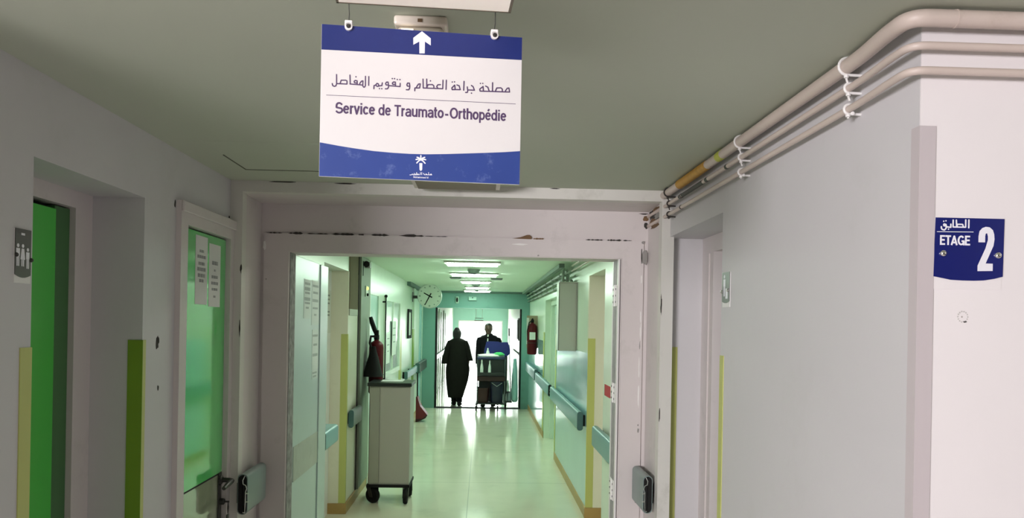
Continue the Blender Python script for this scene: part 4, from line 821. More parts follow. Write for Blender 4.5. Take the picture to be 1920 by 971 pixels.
# clock standing out from the wall
t = thing('wall_clock', 'round pale clock standing out from the corridor wall, hands at about half past ten', 'clock', (-.93, 13.5, 2.19))
cc = (-.928, 13.5, 2.205); RC = .212
MB().lathe([(0, .05), (RC, .05), (RC, -.04), (RC - .006, -.05), (RC - .016, -.046), (RC - .016, -.04)], cc, 'Y', 48).build('case', mat('clock_case', (.6, .66, .6), rough=.35, var=.03), t)
MB().lathe([(RC - .015, -.038), (RC - .015, -.041), (0, -.041)], cc, 'Y', 48).build('dial', CLOCKFACE, t)
kf = lambda u, v, d: (cc[0] + u, cc[1] - .041 - d, cc[2] + v)
CMARK = mat('clock_mark', (.34, .42, .36), rough=.6)
for k in range(12):
    a = k * math.pi / 6; ca, sa = math.sin(a), math.cos(a); L0, L1, hw = .155, (.18 if k % 3 else .185), (.010 if k % 3 else .014)
    b = MB().prism([(ca * L0 - sa * hw, sa * L0 + ca * hw), (ca * L0 + sa * hw, sa * L0 - ca * hw), (ca * L1 + sa * hw, sa * L1 - ca * hw), (ca * L1 - sa * hw, sa * L1 + ca * hw)], kf, 0, .001)
    b.build('hour_mark', CMARK, t)
for nm, a, ln, tail, hw in (('hour_hand', math.radians(-62), .115, .05, .012), ('minute_hand', math.radians(207), 0.175, .055, .0105)):
    ca, sa = math.sin(a), math.cos(a); b = MB()
    b.prism([(-ca * tail - sa * hw, -sa * tail + ca * hw), (-ca * tail + sa * hw, -sa * tail - ca * hw), (ca * ln + sa * hw * .7, sa * ln - ca * hw * .7), (ca * ln - sa * hw * .7, sa * ln + ca * hw * .7)], kf, .003 if nm[0] == 'h' else .006, .005 if nm[0] == 'h' else .008)
    b.build(nm, BLACK, t)
MB().box(CL, cc[0] - RC + .01, 13.48, 13.53, 2.16, 2.21, bev=.004).box(CL, CL + .01, 13.44, 13.57, 2.10, 2.27, bev=.003).build('wall_arm', STEEL, t)

# internal window, picture, rod
wn = struct(MB().box(CL, CL + .03, 9.62, 9.68, 1.05, 2.07).box(CL, CL + .03, 11.24, 11.30, 1.05, 2.07).box(CL, CL + .03, 9.68, 11.24, 1.05, 1.11).box(CL, CL + .03, 9.68, 11.24, 2.01, 2.07).box(CL, CL + .025, 10.44, 10.48, 1.11, 2.01), 'window_3', CORR_PAINT, 'frosted internal window on the clock side of the corridor')
for a, b_ in ((9.68, 10.44), (10.48, 11.24)): MB().box(CL + .004, CL + .012, a, b_, 1.11, 2.01).build('pane', FROST, wn)
sheet('notice_paper', 'bright white sheet on the frosted internal window, below the dark rod', CL + .03, 9.70, 10.05, 1.22, 1.62, [(.2, .6, .012), (.4, .7, .012), (.6, .5, .012)], seed=9)
sheet('notice_paper', 'tall narrow white sheet on the frosted internal window', CL + .03, 10.30, 10.75, 1.30, 1.76, [(.2, .6, .012), (.4, .7, .012), (.6, .5, .012)], seed=10)
t = thing('wall_rod', 'thin dark upright rod with a round knob beside the frosted window', 'rod', (CL + .04, 9.5, 1.0))
MB().tube([(CL + .04, 9.5, 0.98), (CL + .04, 9.5, 2.05)], .008, 8).build('rod', BLACK, t)
MB().lathe([(0, -.02), (.016, -.014), (.02, 0), (.016, .014), (0, .02)], (CL + .04, 9.5, 2.06), 'Z', 12).build('knob', BLACK, t)
MB().box(CL, CL + .04, 9.49, 9.51, 1.04, 1.06).box(CL, CL + .04, 9.49, 9.51, 1.98, 2.0).build('bracket', BLACK, t)
t = thing('picture_frame', 'narrow black picture frame on the wall under the clock', 'picture', (CL, 12.9, 1.7))
MB().box(CL, CL + .025, 12.62, 12.67, 1.48, 1.96).box(CL, CL + .025, 13.13, 13.18, 1.48, 1.96).box(CL, CL + .025, 12.67, 13.13, 1.48, 1.53).box(CL, CL + .025, 12.67, 13.13, 1.91, 1.96).build('frame', BLACK, t)
MB().box(CL, CL + .012, 12.67, 13.13, 1.53, 1.91).build('print', PAPER, t)
for ya, yb, lab in ((13.55, 13.85, 'pale pilaster strip above the deep green strip past the small picture'), (15.0, 15.25, 'pale teal pilaster strip next to the far doorway')):
    tag(MB().box(CL, CL + .03, ya, yb, 1.64 if ya < 14 else .11, 2.36, bev=.003).build('pilaster_strip', CORR_PAINT if ya < 14 else TEALDADO), lab, 'wall strip')

# lit ceiling luminaires (the first is an unseen added fill), small detectors between them
for k, (y, x0_, x1_, lab) in enumerate([(5.5, -.39, .15, 'added fill luminaire over the cross passage, unseen above the lintel'), (8.25, -.39, .15, 'nearest of the lit ceiling lights in the corridor'), (10.1, -.41, .165, 'second of the lit ceiling lights in the corridor, under a small detector'),
      (11.9, -.33, .09, 'third of the lit ceiling lights in the corridor, short, with a lit end spot'), (13.8, -.30, .09, 'fourth and faintest of the lit ceiling lights in the corridor'), (15.15, -.36, .13, 'last lit ceiling light, right before the teal end wall')]):
    t = thing('ceiling_luminaire', lab, 'light fixture', ((x0_ + x1_) / 2, y, CZ2), group='lit corridor lights')
    MB().box(x0_ - .03, x1_ + .03, y - .13, y + .13, CZ2 - .02, CZ2, bev=.003).build('housing', CABGREY, t)
    MB().box(x0_, x1_, y - .10, y + .10, CZ2 - .040, CZ2 - .019, bev=.006).build('diffuser', WARMFILL if y < 7 else TUBEGLOW, t)
    b = MB()
    for q in (.25, .5, .75): b.box(x0_ + (x1_ - x0_) * q - .004, x0_ + (x1_ - x0_) * q + .004, y - .10, y + .10, CZ2 - .043, CZ2 - .038)
    b.build('louvre_bars', CABGREY, t)
for k, (y, x, s_, lab) in enumerate([(9.35, -.12, .075, 'small dark ceiling detector between the first two lit lights'), (12.6, -.12, .07, 'small dark ceiling detector past the third lit light'), (14.4, -.12, .065, 'tiny dark ceiling detector near the last lit light')]):
    t = thing('smoke_detector', lab, 'smoke detector', (x, y, CZ2))
    MB().lathe([(0, 0), (s_, 0), (s_, -.02), (s_ * .8, -.045), (s_ * .6, -.05), (0, -.05)], (x, y, CZ2), 'Z', 20).build('body', mat('detector_grey', (.24, .30, .26), rough=.5), t)
    MB().lathe([(s_ * .5, -.05), (s_ * .5, -.06), (0, -.06)], (x, y, CZ2), 'Z', 16).build('sensor_cap', BLACK, t)
for x, y, w_, lab in ((-.40, 11.1, .16, 'thin dark ceiling grille over the clock side between lit lights'), (.19, 11.2, .17, 'thin dark ceiling grille over the handrail side between lit lights')):
    b = MB().box(x - w_ / 2, x + w_ / 2, y - .12, y + .12, CZ2 - .012, CZ2, bev=.002)
    for q in range(5): b.box(x - w_ / 2 + .01, x + w_ / 2 - .01, y - .1 + q * .045, y - .08 + q * .045, CZ2 - .016, CZ2 - .012)
    tag(b.build('ceiling_grille', mat('grille_dark', (.10, .14, .11), rough=.5)), lab, 'grille')
t = thing('emergency_light', 'faint emergency light on the teal wall above the far doorway', 'lamp', (-.215, E0, 2.25))
MB().box(-.30, -.13, E0 - .06, E0 - .02, 2.21, 2.29, bev=.008).build('body', mat('teal_grey_plastic', (.26, .46, .39), rough=.4), t)
MB().box(-.28, -.15, E0 - .066, E0 - .06, 2.22, 2.25, bev=.003).build('lens', mat('pale_teal_lens', (.4, .62, .54), rough=.2), t)
MB().lathe([(0, 0), (.012, 0), (.012, -.008), (0, -.01)], (-.215, E0 - .06, 2.268), 'Y', 10).build('button', BLACK, t)
t = thing('door_sensor', 'slim dark and white vertical fitting on the teal wall above the far doorway', 'fitting', (-.53, E0, 2.2))
MB().box(-.56, -.50, E0 - .04, E0 - .02, 2.15, 2.29, bev=.006).build('plate', mat('pale_mint_plastic', (.45, .6, .5), rough=.4), t)
MB().lathe([(0, -.05), (.012, -.045), (.02, 0), (.012, .045), (0, .05)], (-.53, E0 - .045, 2.22), 'Z', 12).build('bulb', BLACK, t)
# hanging signs, lamps and wall fittings past the far doorway
for y, z, lab in ((24, 1.85, 'thin dark hanging bar before the bright far glazing, the lower one'), (26, 1.93, 'thin dark hanging bar before the bright far glazing, the upper one')):
    t = thing('hanging_bar', lab, 'sign', (-.12, y, z))
    MB().box(-.26, .02, y - .01, y + .01, z - .022, z, bev=.002).build('panel', mat('grey_bar', (.18, .2, .19), rough=.5), t)
    MB().tube([(-.22, y, z), (-.22, y, CZ3)], .004, 5).tube([(-.02, y, z), (-.02, y, CZ3)], .004, 5).build('hanger', ALU, t)
for y, lab in ((16.85, 'added ceiling light brightening the far corridor, unseen behind the doorway lintel'),):  # added lamp, out of view, to brighten the far corridor
    t = thing('ceiling_luminaire', lab, 'light fixture', (-.1, y, CZ3), group='lit corridor lights')
    MB().box(-.42, .22, y - .17, y + .17, CZ3 - .03, CZ3).build('housing', CABGREY, t)
    MB().box(-.40, .20, y - .15, y + .15, CZ3 - .035, CZ3 - .029).build('diffuser', TUBEGLOW, t)
for x, s_, y0_, y1_, z0_, z1_, m_, lab in ((-1.15, 1, 17.0, 17.4, 1.35, 1.85, PAPER, 'pale notice frame beyond the far doorway on the robe side'), (.98, -1, 18.2, 18.5, 1.3, 1.9, BLACK, 'narrow dark frame beyond the far doorway on the cart side'), (.98, -1, 20.6, 21.3, 1.3, 1.9, BLACK, 'second dark frame farther beyond the doorway on the cart side')):
    t = thing('notice_board', lab, 'notice board', (x, y0_, z0_))
    MB().box(x, x + s_ * .03, y0_, y1_, z0_, z1_, bev=.004).build('frame', STEEL, t)
    MB().box(x + s_ * .03, x + s_ * .034, y0_ + .03, y1_ - .03, z0_ + .04, z1_ - .04).build('sheet', m_, t)
for y in (18.6, 20.2, 22.5):
    d = struct_root('door_%d' % (10 + int(y - 18)), {18.6: 'nearest', 20.2: 'middle', 22.5: 'farthest'}[y] + ' pale door along the bright wall beyond the robed person', (-1.15, y, 0))
    MB().box(-1.15, -1.12, y, y + .08, 0, 2.1).box(-1.15, -1.12, y + .9, y + .98, 0, 2.1).box(-1.15, -1.12, y + .08, y + .9, 2.03, 2.1).build('door_frame', CORR_PAINT, d)
    MB().box(-1.149, -1.14, y + .08, y + .9, .01, 2.03).build('door_leaf', PALE, d)

# ---------------------------------------------------------------- cleaning cart
t = thing('cleaning_cart', 'loaded cleaning cart with buckets, tray and blue upright lid in the far doorway', 'cleaning cart', (.2, 15.6, 0))
F0, F1 = 15.38, 15.86
MB().box(-.115, .50, F0, F1, .135, .165, bev=.01).build('base', DARKCART, t)
fr_ = MB()
for x in (-.085, .46):
    for y in (F0 + .03, F1 - .03): fr_.tube([(x, y, .16), (x, y, 1.08)], .012, 8)
for z in (.70, 1.04):
    fr_.tube([(-.085, F0 + .03, z), (.46, F0 + .03, z)], .010, 8).tube([(-.085, F1 - .03, z), (.46, F1 - .03, z)], .010, 8)
    for x in (-.085, .46): fr_.tube([(x, F0 + .03, z), (x, F1 - .03, z)], .010, 8)
fr_.tube([(-.085, F1 - .03, 1.06), (-.085, F1 + .1, 1.10), (.46, F1 + .1, 1.10), (.46, F1 - .03, 1.06)], .012, 8)
fr_.build('frame', mat('cart_frame_grey', (.16, .17, .18), rough=.35, metal=.5), t)
MB().box(-.095, .465, F0 + .005, F1 - .005, 1.035, 1.085, bev=.012).build('top_tray', mat('tray_navy', (.02, .028, .09), rough=.35), t)
MB().box(-.075, .445, F0 + .06, F1 - .05, .72, 1.03, bev=.01).build('middle_box', DARKCART, t)
MB().box(-.095, .47, F0 + .01, F1 - .01, .60, .70, bev=.012).build('lower_tray', DARKRED, t)
def bucket(nm, x0_, x1_, y0_, y1_, z0_, z1_, m_):
    r = []
    for z, k in ((z0_, .86), (z0_ + .02, .88), (z1_ - .03, 1.0), (z1_ - .03, 1.05), (z1_, 1.06), (z1_, .98), (z0_ + .04, .8)):
        cx, cy, hx, hy = (x0_ + x1_) / 2, (y0_ + y1_) / 2, (x1_ - x0_) / 2 * k, (y1_ - y0_) / 2 * k
        r.append([(cx + hx * math.copysign(abs(math.cos(a)) ** .45, math.cos(a)), cy + hy * math.copysign(abs(math.sin(a)) ** .45, math.sin(a)), z) for a in [2 * math.pi * q / 24 for q in range(24)]])
    return MB().loft(r).build(nm, m_, t)
bk1 = bucket('bucket', -.09, .15, F0 + .03, F1 - .06, .165, .46, DARKRED)
MB().tube([(-.08, F0 + .03, .44), (-.11, F0 + .0, .40), (-.12, F0 - .01, .34)], .006, 6).build('bucket_handle', ALU, bk1)
bk2 = bucket('bucket', .17, .44, F0 + .03, F1 - .06, .165, .59, NAVYPL)
MB().tube([(.20, F0 + .02, .57), (.305, F0 - .01, .50), (.41, F0 + .02, .57)], .006, 6).build('bucket_handle', ALU, bk2)
for x, y in ((-.105, F0 + .03), (.325, F0 + .02), (.49, F1 - .08), (-.09, F1 - .05)):
    ck = MB().lathe([(.012, -.014), (.052, -.014), (.058, -.006), (.058, .006), (.052, .014), (.012, .014)], (x, y, .058), 'X', 18).build('castor', BLACK, t)
    MB().box(x - .022, x - .016, y - .02, y + .02, .06, .14).box(x + .016, x + .022, y - .02, y + .02, .06, .14).box(x - .022, x + .022, y - .025, y + .025, .125, .14).build('fork', STEEL, ck)
MB().box(-.06, .44, F0 + .30, F1 - .04, .17, .60, bev=.03).build('rear_panel', DARKCART, t)
# upright blue lid behind the tray
MB().prism(smooth_poly([(.075, 1.10), (.075, 1.33), (.095, 1.375), (.14, 1.382), (.32, 1.378), (.36, 1.366), (.50, 1.37), (.535, 1.345), (.54, 1.10)], 4), lambda u, v, d: (u, F1 + .0 + d, v), 0, .035).build('upright_lid', BLUEPL, t)
MB().box(.095, .52, F1 + .036, F1 + .16, .30, 1.12, bev=.03).build('bag_holder', DARKCART, t)
MB().box(.46, .62, F1 - .2, F1 + .06, .15, .18, bev=.008).box(.46, .50, F1 - .15, F1 - .1, .16, 1.0, bev=.006).build('side_rack', DARKCART, t)
# things carried by the cart
tag(MB().loft([[(-.015 + .20 + math.cos(a) * w_ * (1 + .08 * math.sin(5 * a)), F0 + .22 + math.sin(a) * d_ * (1 + .1 * math.cos(4 * a)), z) for a in [2 * math.pi * q / 26 for q in range(26)]] for w_, d_, z in ((.25, .18, 1.086), (.26, .19, 1.10), (.22, .16, 1.125), (.10, .08, 1.14))]).build('folded_cloth', CLOTHWHITE), 'white cloth spread on the tray of the cleaning cart', 'cloth')
b = MB(); q_ = random.Random(4)
b.loft([[(.335 + math.cos(a) * w_ * (1 + .2 * math.sin(4 * a + z * 30)), F0 + .16 + math.sin(a) * w_ * .8 * (1 + .15 * math.cos(5 * a)), z) for a in [2 * math.pi * q / 22 for q in range(22)]] for w_, z in ((.10, 1.11), (.108, 1.13), (.08, 1.155), (.045, 1.175))])
tag(b.build('crumpled_cloth', CLOTHGREEN), 'bright green crumpled cloth on the tray of the cleaning cart', 'cloth')
def bottle(label, x, y, z, h, r, m_, trig=True):
    b_ = thing('spray_bottle', label, 'bottle', (x, y, z))
    MB().lathe([(0, 0), (r * .95, 0), (r, h * .05), (r * .95, h * .4), (r * .75, h * .6), (r * .38, h * .78), (r * .36, h * .82), (0, h * .82)], (x, y, z), 'Z', 18).build('bottle_body', m_, b_)
    hd = MB().lathe([(0, h * .82), (r * .45, h * .82), (r * .45, h * .9), (r * .3, h * .97), (0, h)], (x, y, z), 'Z', 12)
    if trig: hd.box(x - r * .3, x + r * .3, y - r * 1.1, y + r * .5, z + h * .90, z + h * .98, bev=.003).box(x - r * .12, x + r * .12, y - r * .9, y - r * .6, z + h * .78, z + h * .9, bev=.002)
    hd.build('spray_head', WHITE, b_)
    return b_
BOT = mat('milky_bottle', (.78, .82, .78), rough=.3, var=.03)
MB().box(-.08, .45, F0 - .085, F0 + .02, .722, .735, bev=.004).box(-.08, .45, F0 - .09, F0 - .084, .722, .78, bev=.002).box(-.08, -.07, F0 - .085, F0 + .06, .722, .78).box(.44, .45, F0 - .085, F0 + .06, .722, .78).build('bottle_shelf', DARKCART, t)
bottle('white spray bottle on the cart front, above the dark red bucket', -.002, F0 - .035, .735, .295, .034, BOT)
bottle('white spray bottle on the cart front, beside the frame middle', .155, F0 - .035, .735, .285, .031, BOT)
bottle('small white spray bottle standing up on the cart tray among the cloth', .115, F0 + .30, 1.085, .165, .036, BOT)
bottle('white bottle standing in the side rack next to the mop', .535, F1 - .13, .375, .235, .036, BOT, False)
tag(MB().lathe([(0, 0), (.05, 0), (.055, .03), (.05, .17), (.03, .19), (0, .19)], (.56, F1 - .09, .18), 'Z', 18).build('jar', mat('grey_blue_jar', (.35, .43, .46), rough=.3)), 'grey-blue jar low in the side rack of the cleaning cart', 'jar')
MB().box(.50, .575, F1 - .18, F1 - .08, .36, .372, bev=.003).build('rack_shelf', DARKCART, t)
mp = thing('mop', 'mop with a white pole standing in the cart side, dark grip on top', 'mop', (.58, F1 + .02, .2))
MB().tube([(.548, F1 + .02, 1.52), (.60, F1 + .02, .26)], .012, 8).build('pole', WHITE, mp)
MB().tube([(.546, F1 + .02, 1.66), (.548, F1 + .02, 1.50)], .016, 10).build('grip', BLACK, mp)
b = MB(); q_ = random.Random(8)
for k in range(16):
    a = q_.uniform(0, 6.28); w_ = q_.uniform(.02, .06); b.tube([(.60, F1 + .02, .30), (.60 + math.cos(a) * w_ * .6, F1 + .02 + math.sin(a) * w_ * .6, .24), (.60 + math.cos(a) * w_, F1 + .02 + math.sin(a) * w_, .185)], .007, 5)
b.build('mop_head', mat('grey_mop_yarn', (.30, .32, .32), rough=.95), mp)
tag(MB().loft([[(.672 + math.cos(a) * w_ * (1 + .10 * math.sin(3 * a + z * 9)), F1 - .08 + math.sin(a) * w_ * 1.5 * (1 + .08 * math.cos(4 * a + z * 7)), z) for a in [2 * math.pi * q / 22 for q in range(22)]] for w_, z in ((.045, .16), (.066, .20), (.066, .4), (.056, .65), (.044, .85), (.034, .98), (.03, 1.04))]).build('rubbish_bag', TEALBAG), 'pale teal plastic bag hanging at the side of the cleaning cart', 'bag')

# ---------------------------------------------------------------- people
def eval_mesh(o, name):
    dg = bpy.context.evaluated_depsgraph_get(); me = bpy.data.meshes.new_from_object(o.evaluated_get(dg), depsgraph=dg); me.name = name; return me
def body_mesh(name, nodes, edges, root, extra, material, parent):
    """one continuous figure: skinned skeleton fused with head and feature volumes"""
    ids = {k: i for i, k in enumerate(nodes)}; org = ORG[parent.name]
    me = bpy.data.meshes.new('skeleton'); me.from_pydata([tuple(Vector(v[0]) - org) for v in nodes.values()], [(ids[a], ids[b]) for a, b in edges], [])
    o = bpy.data.objects.new('skeleton', me); COL.objects.link(o)
    sk = o.modifiers.new('skin', 'SKIN')
    lay = me.skin_vertices[0].data if me.skin_vertices else None
    if lay is None:
        bm = bmesh.new(); bm.from_mesh(me); bm.verts.layers.skin.verify(); bm.to_mesh(me); bm.free(); lay = me.skin_vertices[0].data
    for k, i in ids.items(): r = nodes[k][1]; lay[i].radius = (r, r) if not isinstance(r, tuple) else r
    for i in range(len(lay)): lay[i].use_root = (i == ids[root])
    o.modifiers.new('sub', 'SUBSURF').levels = 1; o.modifiers['sub'].render_levels = 1
    a = eval_mesh(o, 'a')
    vs = [v.co.copy() for v in a.vertices]; fs = [list(p.vertices) for p in a.polygons]
    b0 = len(vs); vs += [Vector(p) - org for p in extra.v]; fs += [[b0 + i for i in f] for f in extra.f]
    me2 = bpy.data.meshes.new('fused'); me2.from_pydata(vs, [], fs); bm = bmesh.new(); bm.from_mesh(me2); bmesh.ops.recalc_face_normals(bm, faces=bm.faces); bm.to_mesh(me2); bm.free()
    o2 = bpy.data.objects.new('fused', me2); COL.objects.link(o2)
    rm = o2.modifiers.new('r', 'REMESH'); rm.mode = 'VOXEL'; rm.voxel_size = .0055
    sm = o2.modifiers.new('s', 'SMOOTH'); sm.iterations = 2; sm.factor = .5
    res = eval_mesh(o2, name)
    for x in (o, o2): bpy.data.objects.remove(x)
    for p in res.polygons: p.use_smooth = True
    res.materials.clear(); res.materials.append(material)
    ob = bpy.data.objects.new(name, res); COL.objects.link(ob); ob.parent = parent; ORG[ob.name] = org
    return ob
def hand(nodes, edges, wrist, d, side_v, palm_v, k):
    """palm and five bent fingers; d: finger direction, side_v: towards the thumb, palm_v: palm normal (fingers curl that way)"""
    d, s, p = Vector(d).normalized(), Vector(side_v).normalized(), Vector(palm_v).normalized(); w = Vector(nodes[wrist][0])
    nodes[k + 'palm'] = (w + d * .05, (.034, .016)); edges.append((wrist, k + 'palm'))
    for i, (off, ln) in enumerate(((.027, .070), (.009, .079), (-.009, .074), (-.026, .058))):
        a = w + d * .088 + s * off; n1, n2, n3 = a, a + d * ln * .5 + p * .012, a + d * ln * .9 + p * .035
        for j, q in enumerate((n1, n2, n3)): nodes['%sf%d%d' % (k, i, j)] = (q, .0092 - .0008 * j)
        edges += [(k + 'palm', '%sf%d0' % (k, i)), ('%sf%d0' % (k, i), '%sf%d1' % (k, i)), ('%sf%d1' % (k, i), '%sf%d2' % (k, i))]
    a = w + d * .032 + s * .034; b = a + d * .03 + s * .018 + p * .01; c = b + d * .028 + p * .012
    for j, q in enumerate((a, b, c)): nodes['%st%d' % (k, j)] = (q, .0105 - .0008 * j)
    edges += [(k + 'palm', k + 't0'), (k + 't0', k + 't1'), (k + 't1', k + 't2')]
def head_volume(c, f, sc=1.0):
    """head with brow, nose, mouth, chin and ears; c: centre, f: +1 facing +Y, -1 facing -Y"""
    x, y, z = c; b = MB()
    prof = [(-.118, .030, .040, .045), (-.108, .045, .052, .035), (-.085, .058, .070, .018), (-.05, .068, .082, .008), (0, .075, .092, 0), (.04, .077, .096, -.004), (.075, .070, .088, -.006), (.10, .052, .066, -.008), (.115, .025, .034, -.008), (.12, .004, .006, -.008)]
    b.loft([[(x + rx * sc * math.cos(a), y + f * (ry * sc * math.sin(a) + oy * sc), z + h * sc) for a in [2 * math.pi * q / 24 for q in range(24)]] for h, rx, ry, oy in prof])
    b.tube([(x, y + f * .086 * sc, z + .01 * sc), (x, y + f * .104 * sc, z - .03 * sc), (x, y + f * .088 * sc, z - .044 * sc)], [.008, .014, .010], 8)
    b.tube([(x - .024 * sc, y + f * .080 * sc, z - .072 * sc), (x, y + f * .089 * sc, z - .070 * sc), (x + .024 * sc, y + f * .080 * sc, z - .072 * sc)], [.005, .009, .005], 8)
    for s in (-1, 1):
        b.tube([(x + s * .014 * sc, y + f * .088 * sc, z + .022 * sc), (x + s * .05 * sc, y + f * .074 * sc, z + .022 * sc)], [.009, .007], 8)
        b.lathe([(0, -.006), (.02, -.005), (.026, 0), (.02, .005), (0, .006)], (x + s * .078 * sc, y - f * .01 * sc, z - .01 * sc), 'X', 12)
    return b
def ell(cx, cy, z, rx, ry, n=28, w=0.0, ph=0.0, k=7):
    return [(cx + rx * math.cos(a) * (1 + w * math.sin(k * a + ph)), cy + ry * math.sin(a) * (1 + w * math.sin(k * a + ph)), z) for a in [2 * math.pi * q / n for q in range(n)]]
def shoe(parent, x, y, f, yaw=0.0, m_=BLACK, k=1.25):
    b = MB(); rings = []
    for l, w_, h_ in ((-.085, .022, .05), (-.075, .034, .075), (-.03, .036, .085), (.03, .038, .065), (.09, .045, .045), (.14, .042, .035), (.17, .028, .028), (.178, .008, .018)):
        ring = []
        for q in range(14):
            a = 2 * math.pi * q / 14; u = w_ * k * math.cos(a); v = max(0.0, h_ * k * (.5 + .55 * math.sin(a)))
            px_, py_ = u, l * f; ring.append((x + px_ * math.cos(yaw) - py_ * math.sin(yaw), y + px_ * math.sin(yaw) + py_ * math.cos(yaw), v + .004))
        rings.append(ring)
    sh = b.loft(rings).build('shoe', m_, parent)
    return sh

# person in the long robe, walking away (faces +Y)
PX, PY = -.522, 16.4
t = thing('person', 'person in a long dark robe and headscarf walking in the far doorway', 'person', (PX, PY, 0))
N_ = {'pelvis': ((PX, PY, .86), (.15, .11)), 'belly': ((PX, PY, 1.0), (.14, .11)), 'chest': ((PX, PY, 1.20), (.15, .11)), 'collar': ((PX - .005, PY, 1.345), (.085, .065)), 'neck': ((PX - .01, PY + .01, 1.42), .05), 'skull': ((PX - .015, PY + .015, 1.50), .05)}
E_ = [('pelvis', 'belly'), ('belly', 'chest'), ('chest', 'collar'), ('collar', 'neck'), ('neck', 'skull')]
for s, dy in ((-1, .10), (1, -.06)):
    n = 'l' if s < 0 else 'r'
    N_[n + 'hip'] = ((PX + s * .085, PY, .80), .085); N_[n + 'knee'] = ((PX + s * .075, PY + dy * .6 + .02, .44), .058); N_[n + 'calf'] = ((PX + s * .062, PY + dy * .8, .30), .052); N_[n + 'ankle'] = ((PX + s * .058, PY + dy, .085), .036); N_[n + 'toe'] = ((PX + s * .062, PY + dy + .13, .035), .028)
    E_ += [('pelvis', n + 'hip'), (n + 'hip', n + 'knee'), (n + 'knee', n + 'calf'), (n + 'calf', n + 'ankle'), (n + 'ankle', n + 'toe')]
    N_[n + 'sh'] = ((PX + s * .155, PY, 1.325), .058); N_[n + 'elb'] = ((PX + s * .235, PY - .01, 1.06), .042)
    N_[n + 'wr'] = ((PX + s * .215, PY + (.05 if s > 0 else .16), .82 if s > 0 else .92), .028)
    E_ += [('collar', n + 'sh'), (n + 'sh', n + 'elb'), (n + 'elb', n + 'wr')]
hand(N_, E_, 'rwr', (-.12, .12, -1), (0, 1, 0.1), (-1, 0, 0), 'rh'); hand(N_, E_, 'lwr', (.25, .5, -.8), (.6, .8, .4), (1, 0, 0), 'lh')
HC = (PX - .018, PY + .025, 1.515)
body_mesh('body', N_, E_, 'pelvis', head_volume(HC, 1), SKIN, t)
rb = MB()
rows = [(1.425, -.006, .064, .062), (1.405, -.005, .12, .085), (1.37, -.004, .185, .115), (1.33, -.005, .205, .13), (1.28, -.005, .20, .14), (1.20, 0, .19, .15), (1.05, .003, .205, .16), (.92, .008, .225, .17), (.80, .012, .245, .18), (.70, .012, .245, .185), (.55, .005, .23, .19), (.42, -.008, .205, .19), (.30, -.018, .18, .185), (.185, -.025, .155, .18), (.175, -.025, .150, .175)]
rb.loft([ell(PX + dx, PY, z, rx, ry, 36, .004 + .035 * max(0, (1.2 - z)), z * 3, 6) for z, dx, rx, ry in rows])
for s, zl in ((-1, .885), (1, .955)):
    pts = [(PX + s * .145, PY, 1.372), (PX + s * .185, PY, 1.27), (PX + s * .225, PY - .005, 1.12), (PX + s * .255, PY + .0, 1.00), (PX + s * .265, PY + .012, zl)]
    rings = []
    for p, (ra, rb_) in zip(pts, ((.06, .075), (.068, .085), (.066, .09), (.068, .098), (.072, .105))):
        rings.append(ell(p[0], p[1], p[2], ra, rb_, 24, .02, p[2] * 5, 4))
    rb.loft(rings)
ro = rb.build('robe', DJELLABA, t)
hs = MB()
hs.loft([ell(HC[0], HC[1] - oy, z, rx, ry, 28, .015, z * 9, 5) for z, rx, ry, oy in ((1.385, .082, .080, .01), (1.42, .072, .078, .012), (1.445, .076, .085, .012), (1.475, .086, .098, .014), (1.515, .090, .110, .016), (1.55, .088, .106, .016), (1.582, .076, .094, .016), (1.592, .062, .080, .016), (1.62, .055, .070, .016), (1.642, .040, .05, .016), (1.65, .02, .024, .016), (1.653, .004, .005, .016))])
hs.build('headscarf', mat('headscarf_cloth', (.022, .021, .020), rough=.95, var=.2), t)
tb = MB()
for s, dy in ((-1, .10), (1, -.06)): tb.loft([ell(PX + s * xx, PY + dy * k, z, q_r, q_r * 1.1, 16) for xx, k, z, q_r in ((.07, .75, .34, .075), (.062, .9, .2, .064), (.058, 1.0, .075, .056))])
tb.build('trousers', TROUSER, t)
shoe(t, PX - .060, PY + .10, 1, .12); shoe(t, PX + .060, PY - .06, 1, -.05)

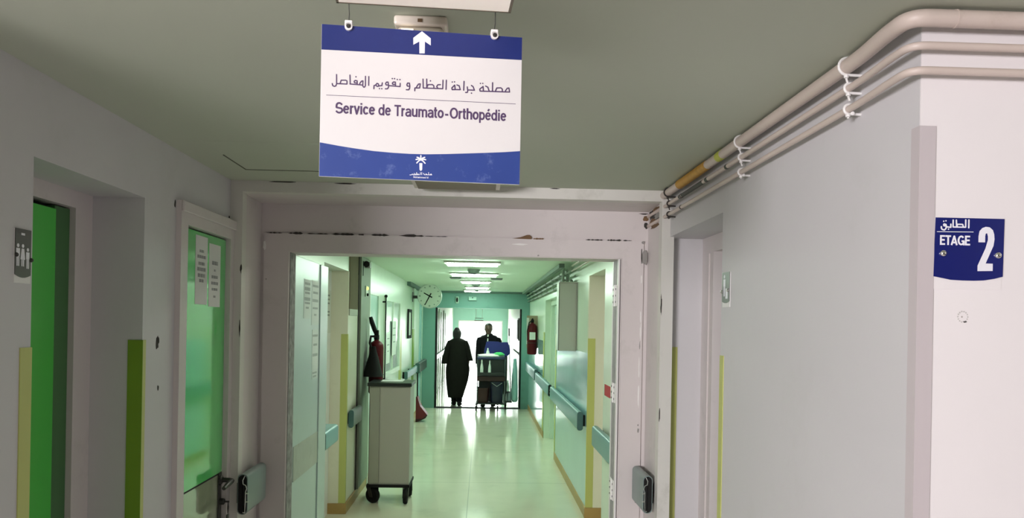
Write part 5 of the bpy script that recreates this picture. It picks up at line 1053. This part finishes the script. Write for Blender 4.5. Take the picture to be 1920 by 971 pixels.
# man behind the cart (faces -Y)
QX, QY = .14, 16.32
t = thing('person', 'person in a dark jacket with a pale shirt stripe standing behind the cleaning cart', 'person', (QX, QY, 0))
N_ = {'pelvis': ((QX, QY, .93), (.145, .10)), 'belly': ((QX, QY, 1.08), (.135, .10)), 'chest': ((QX, QY, 1.30), (.155, .11)), 'collar': ((QX, QY, 1.445), (.085, .06)), 'neck': ((QX - .008, QY, 1.53), .052), 'skull': ((QX - .012, QY - .01, 1.60), .05)}
E_ = [('pelvis', 'belly'), ('belly', 'chest'), ('chest', 'collar'), ('collar', 'neck'), ('neck', 'skull')]
for s in (-1, 1):
    n = 'l' if s < 0 else 'r'; dy = -.05 if s < 0 else .09
    N_[n + 'hip'] = ((QX + s * .09, QY, .88), .088); N_[n + 'knee'] = ((QX + s * .095, QY + dy * .5 - .015, .49), .06); N_[n + 'calf'] = ((QX + s * .095, QY + dy * .8, .36), .055); N_[n + 'ankle'] = ((QX + s * .095, QY + dy, .09), .037); N_[n + 'toe'] = ((QX + s * .105, QY + dy - .14, .037), .03)
    E_ += [('pelvis', n + 'hip'), (n + 'hip', n + 'knee'), (n + 'knee', n + 'calf'), (n + 'calf', n + 'ankle'), (n + 'ankle', n + 'toe')]
    N_[n + 'sh'] = ((QX + s * .172, QY, 1.43), .060); N_[n + 'elb'] = ((QX + s * .215, QY + .01, 1.14), .043); N_[n + 'wr'] = ((QX + s * .228, QY - .03, .90), .028)
    E_ += [('collar', n + 'sh'), (n + 'sh', n + 'elb'), (n + 'elb', n + 'wr')]
    hand(N_, E_, n + 'wr', (.0, -.12, -1), (0, -1, .1), (-s, 0, 0), n + 'h')
HC = (QX - .013, QY - .015, 1.635)
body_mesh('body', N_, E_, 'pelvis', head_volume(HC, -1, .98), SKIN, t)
tr_ = MB()
tr_.loft([ell(QX, QY, z, rx, ry, 28) for z, rx, ry in ((1.02, .165, .125), (.95, .172, .128), (.86, .178, .128), (.80, .165, .115))])
for s in (-1, 1):
    dy = -.05 if s < 0 else .09
    tr_.loft([ell(QX + s * xx, QY + dy * k, z, r, r * 1.1, 20, .02, z * 8, 4) for xx, k, z, r in ((.085, .1, .86, .095), (.09, .3, .68, .085), (.095, .5, .49, .074), (.095, .8, .30, .07), (.097, .97, .10, .066), (.098, 1.0, .06, .066))])
tr_.build('trousers', TROUSER, t)
jk = MB()
jk.loft([ell(QX, QY, z, rx, ry, 32, .008, z * 7, 5) for z, rx, ry in ((.80, .185, .135), (.88, .19, .14), (1.0, .182, .135), (1.15, .178, .132), (1.30, .19, .138), (1.40, .198, .125), (1.455, .19, .115), (1.49, .15, .09), (1.51, .078, .072), (1.535, .072, .068))])
for s in (-1, 1):
    jk.loft([ell(p[0], p[1], p[2], r, r * 1.12, 20, .02, p[2] * 11, 3) for p, r in (((QX + s * .12, QY, 1.462), .062), ((QX + s * .165, QY, 1.445), .078), ((QX + s * .190, QY, 1.38), .078), ((QX + s * .207, QY + .005, 1.25), .067), ((QX + s * .22, QY + .01, 1.12), .058), ((QX + s * .228, QY - .015, .98), .050), ((QX + s * .23, QY - .03, .90), .044))])
jo = jk.build('jacket', JACKET, t)
MB().prism([(QX - .035, 1.515), (QX - .008, 1.515), (QX - .022, 1.33), (QX - .042, 1.33)], lambda u, v, d: (u, QY - .066 - (1.53 - v) * .42 + d, v), -.012, .02).build('shirt_front', CLOTHWHITE, jo)
MB().loft([ell(HC[0], HC[1] + oy, HC[2] + h, rx, ry, 24, .01, h * 40, 6) for h, rx, ry, oy in ((-.03, .074, .070, .026), (.0, .079, .080, .022), (.04, .080, .086, .018), (.078, .073, .088, .010), (.104, .054, .068, .008), (.120, .026, .034, .008), (.124, .004, .005, .008))]).build('hair', HAIR, t)
shoe(t, QX - .098, QY - .05, -1, -.1); shoe(t, QX + .098, QY + .09, -1, .1)
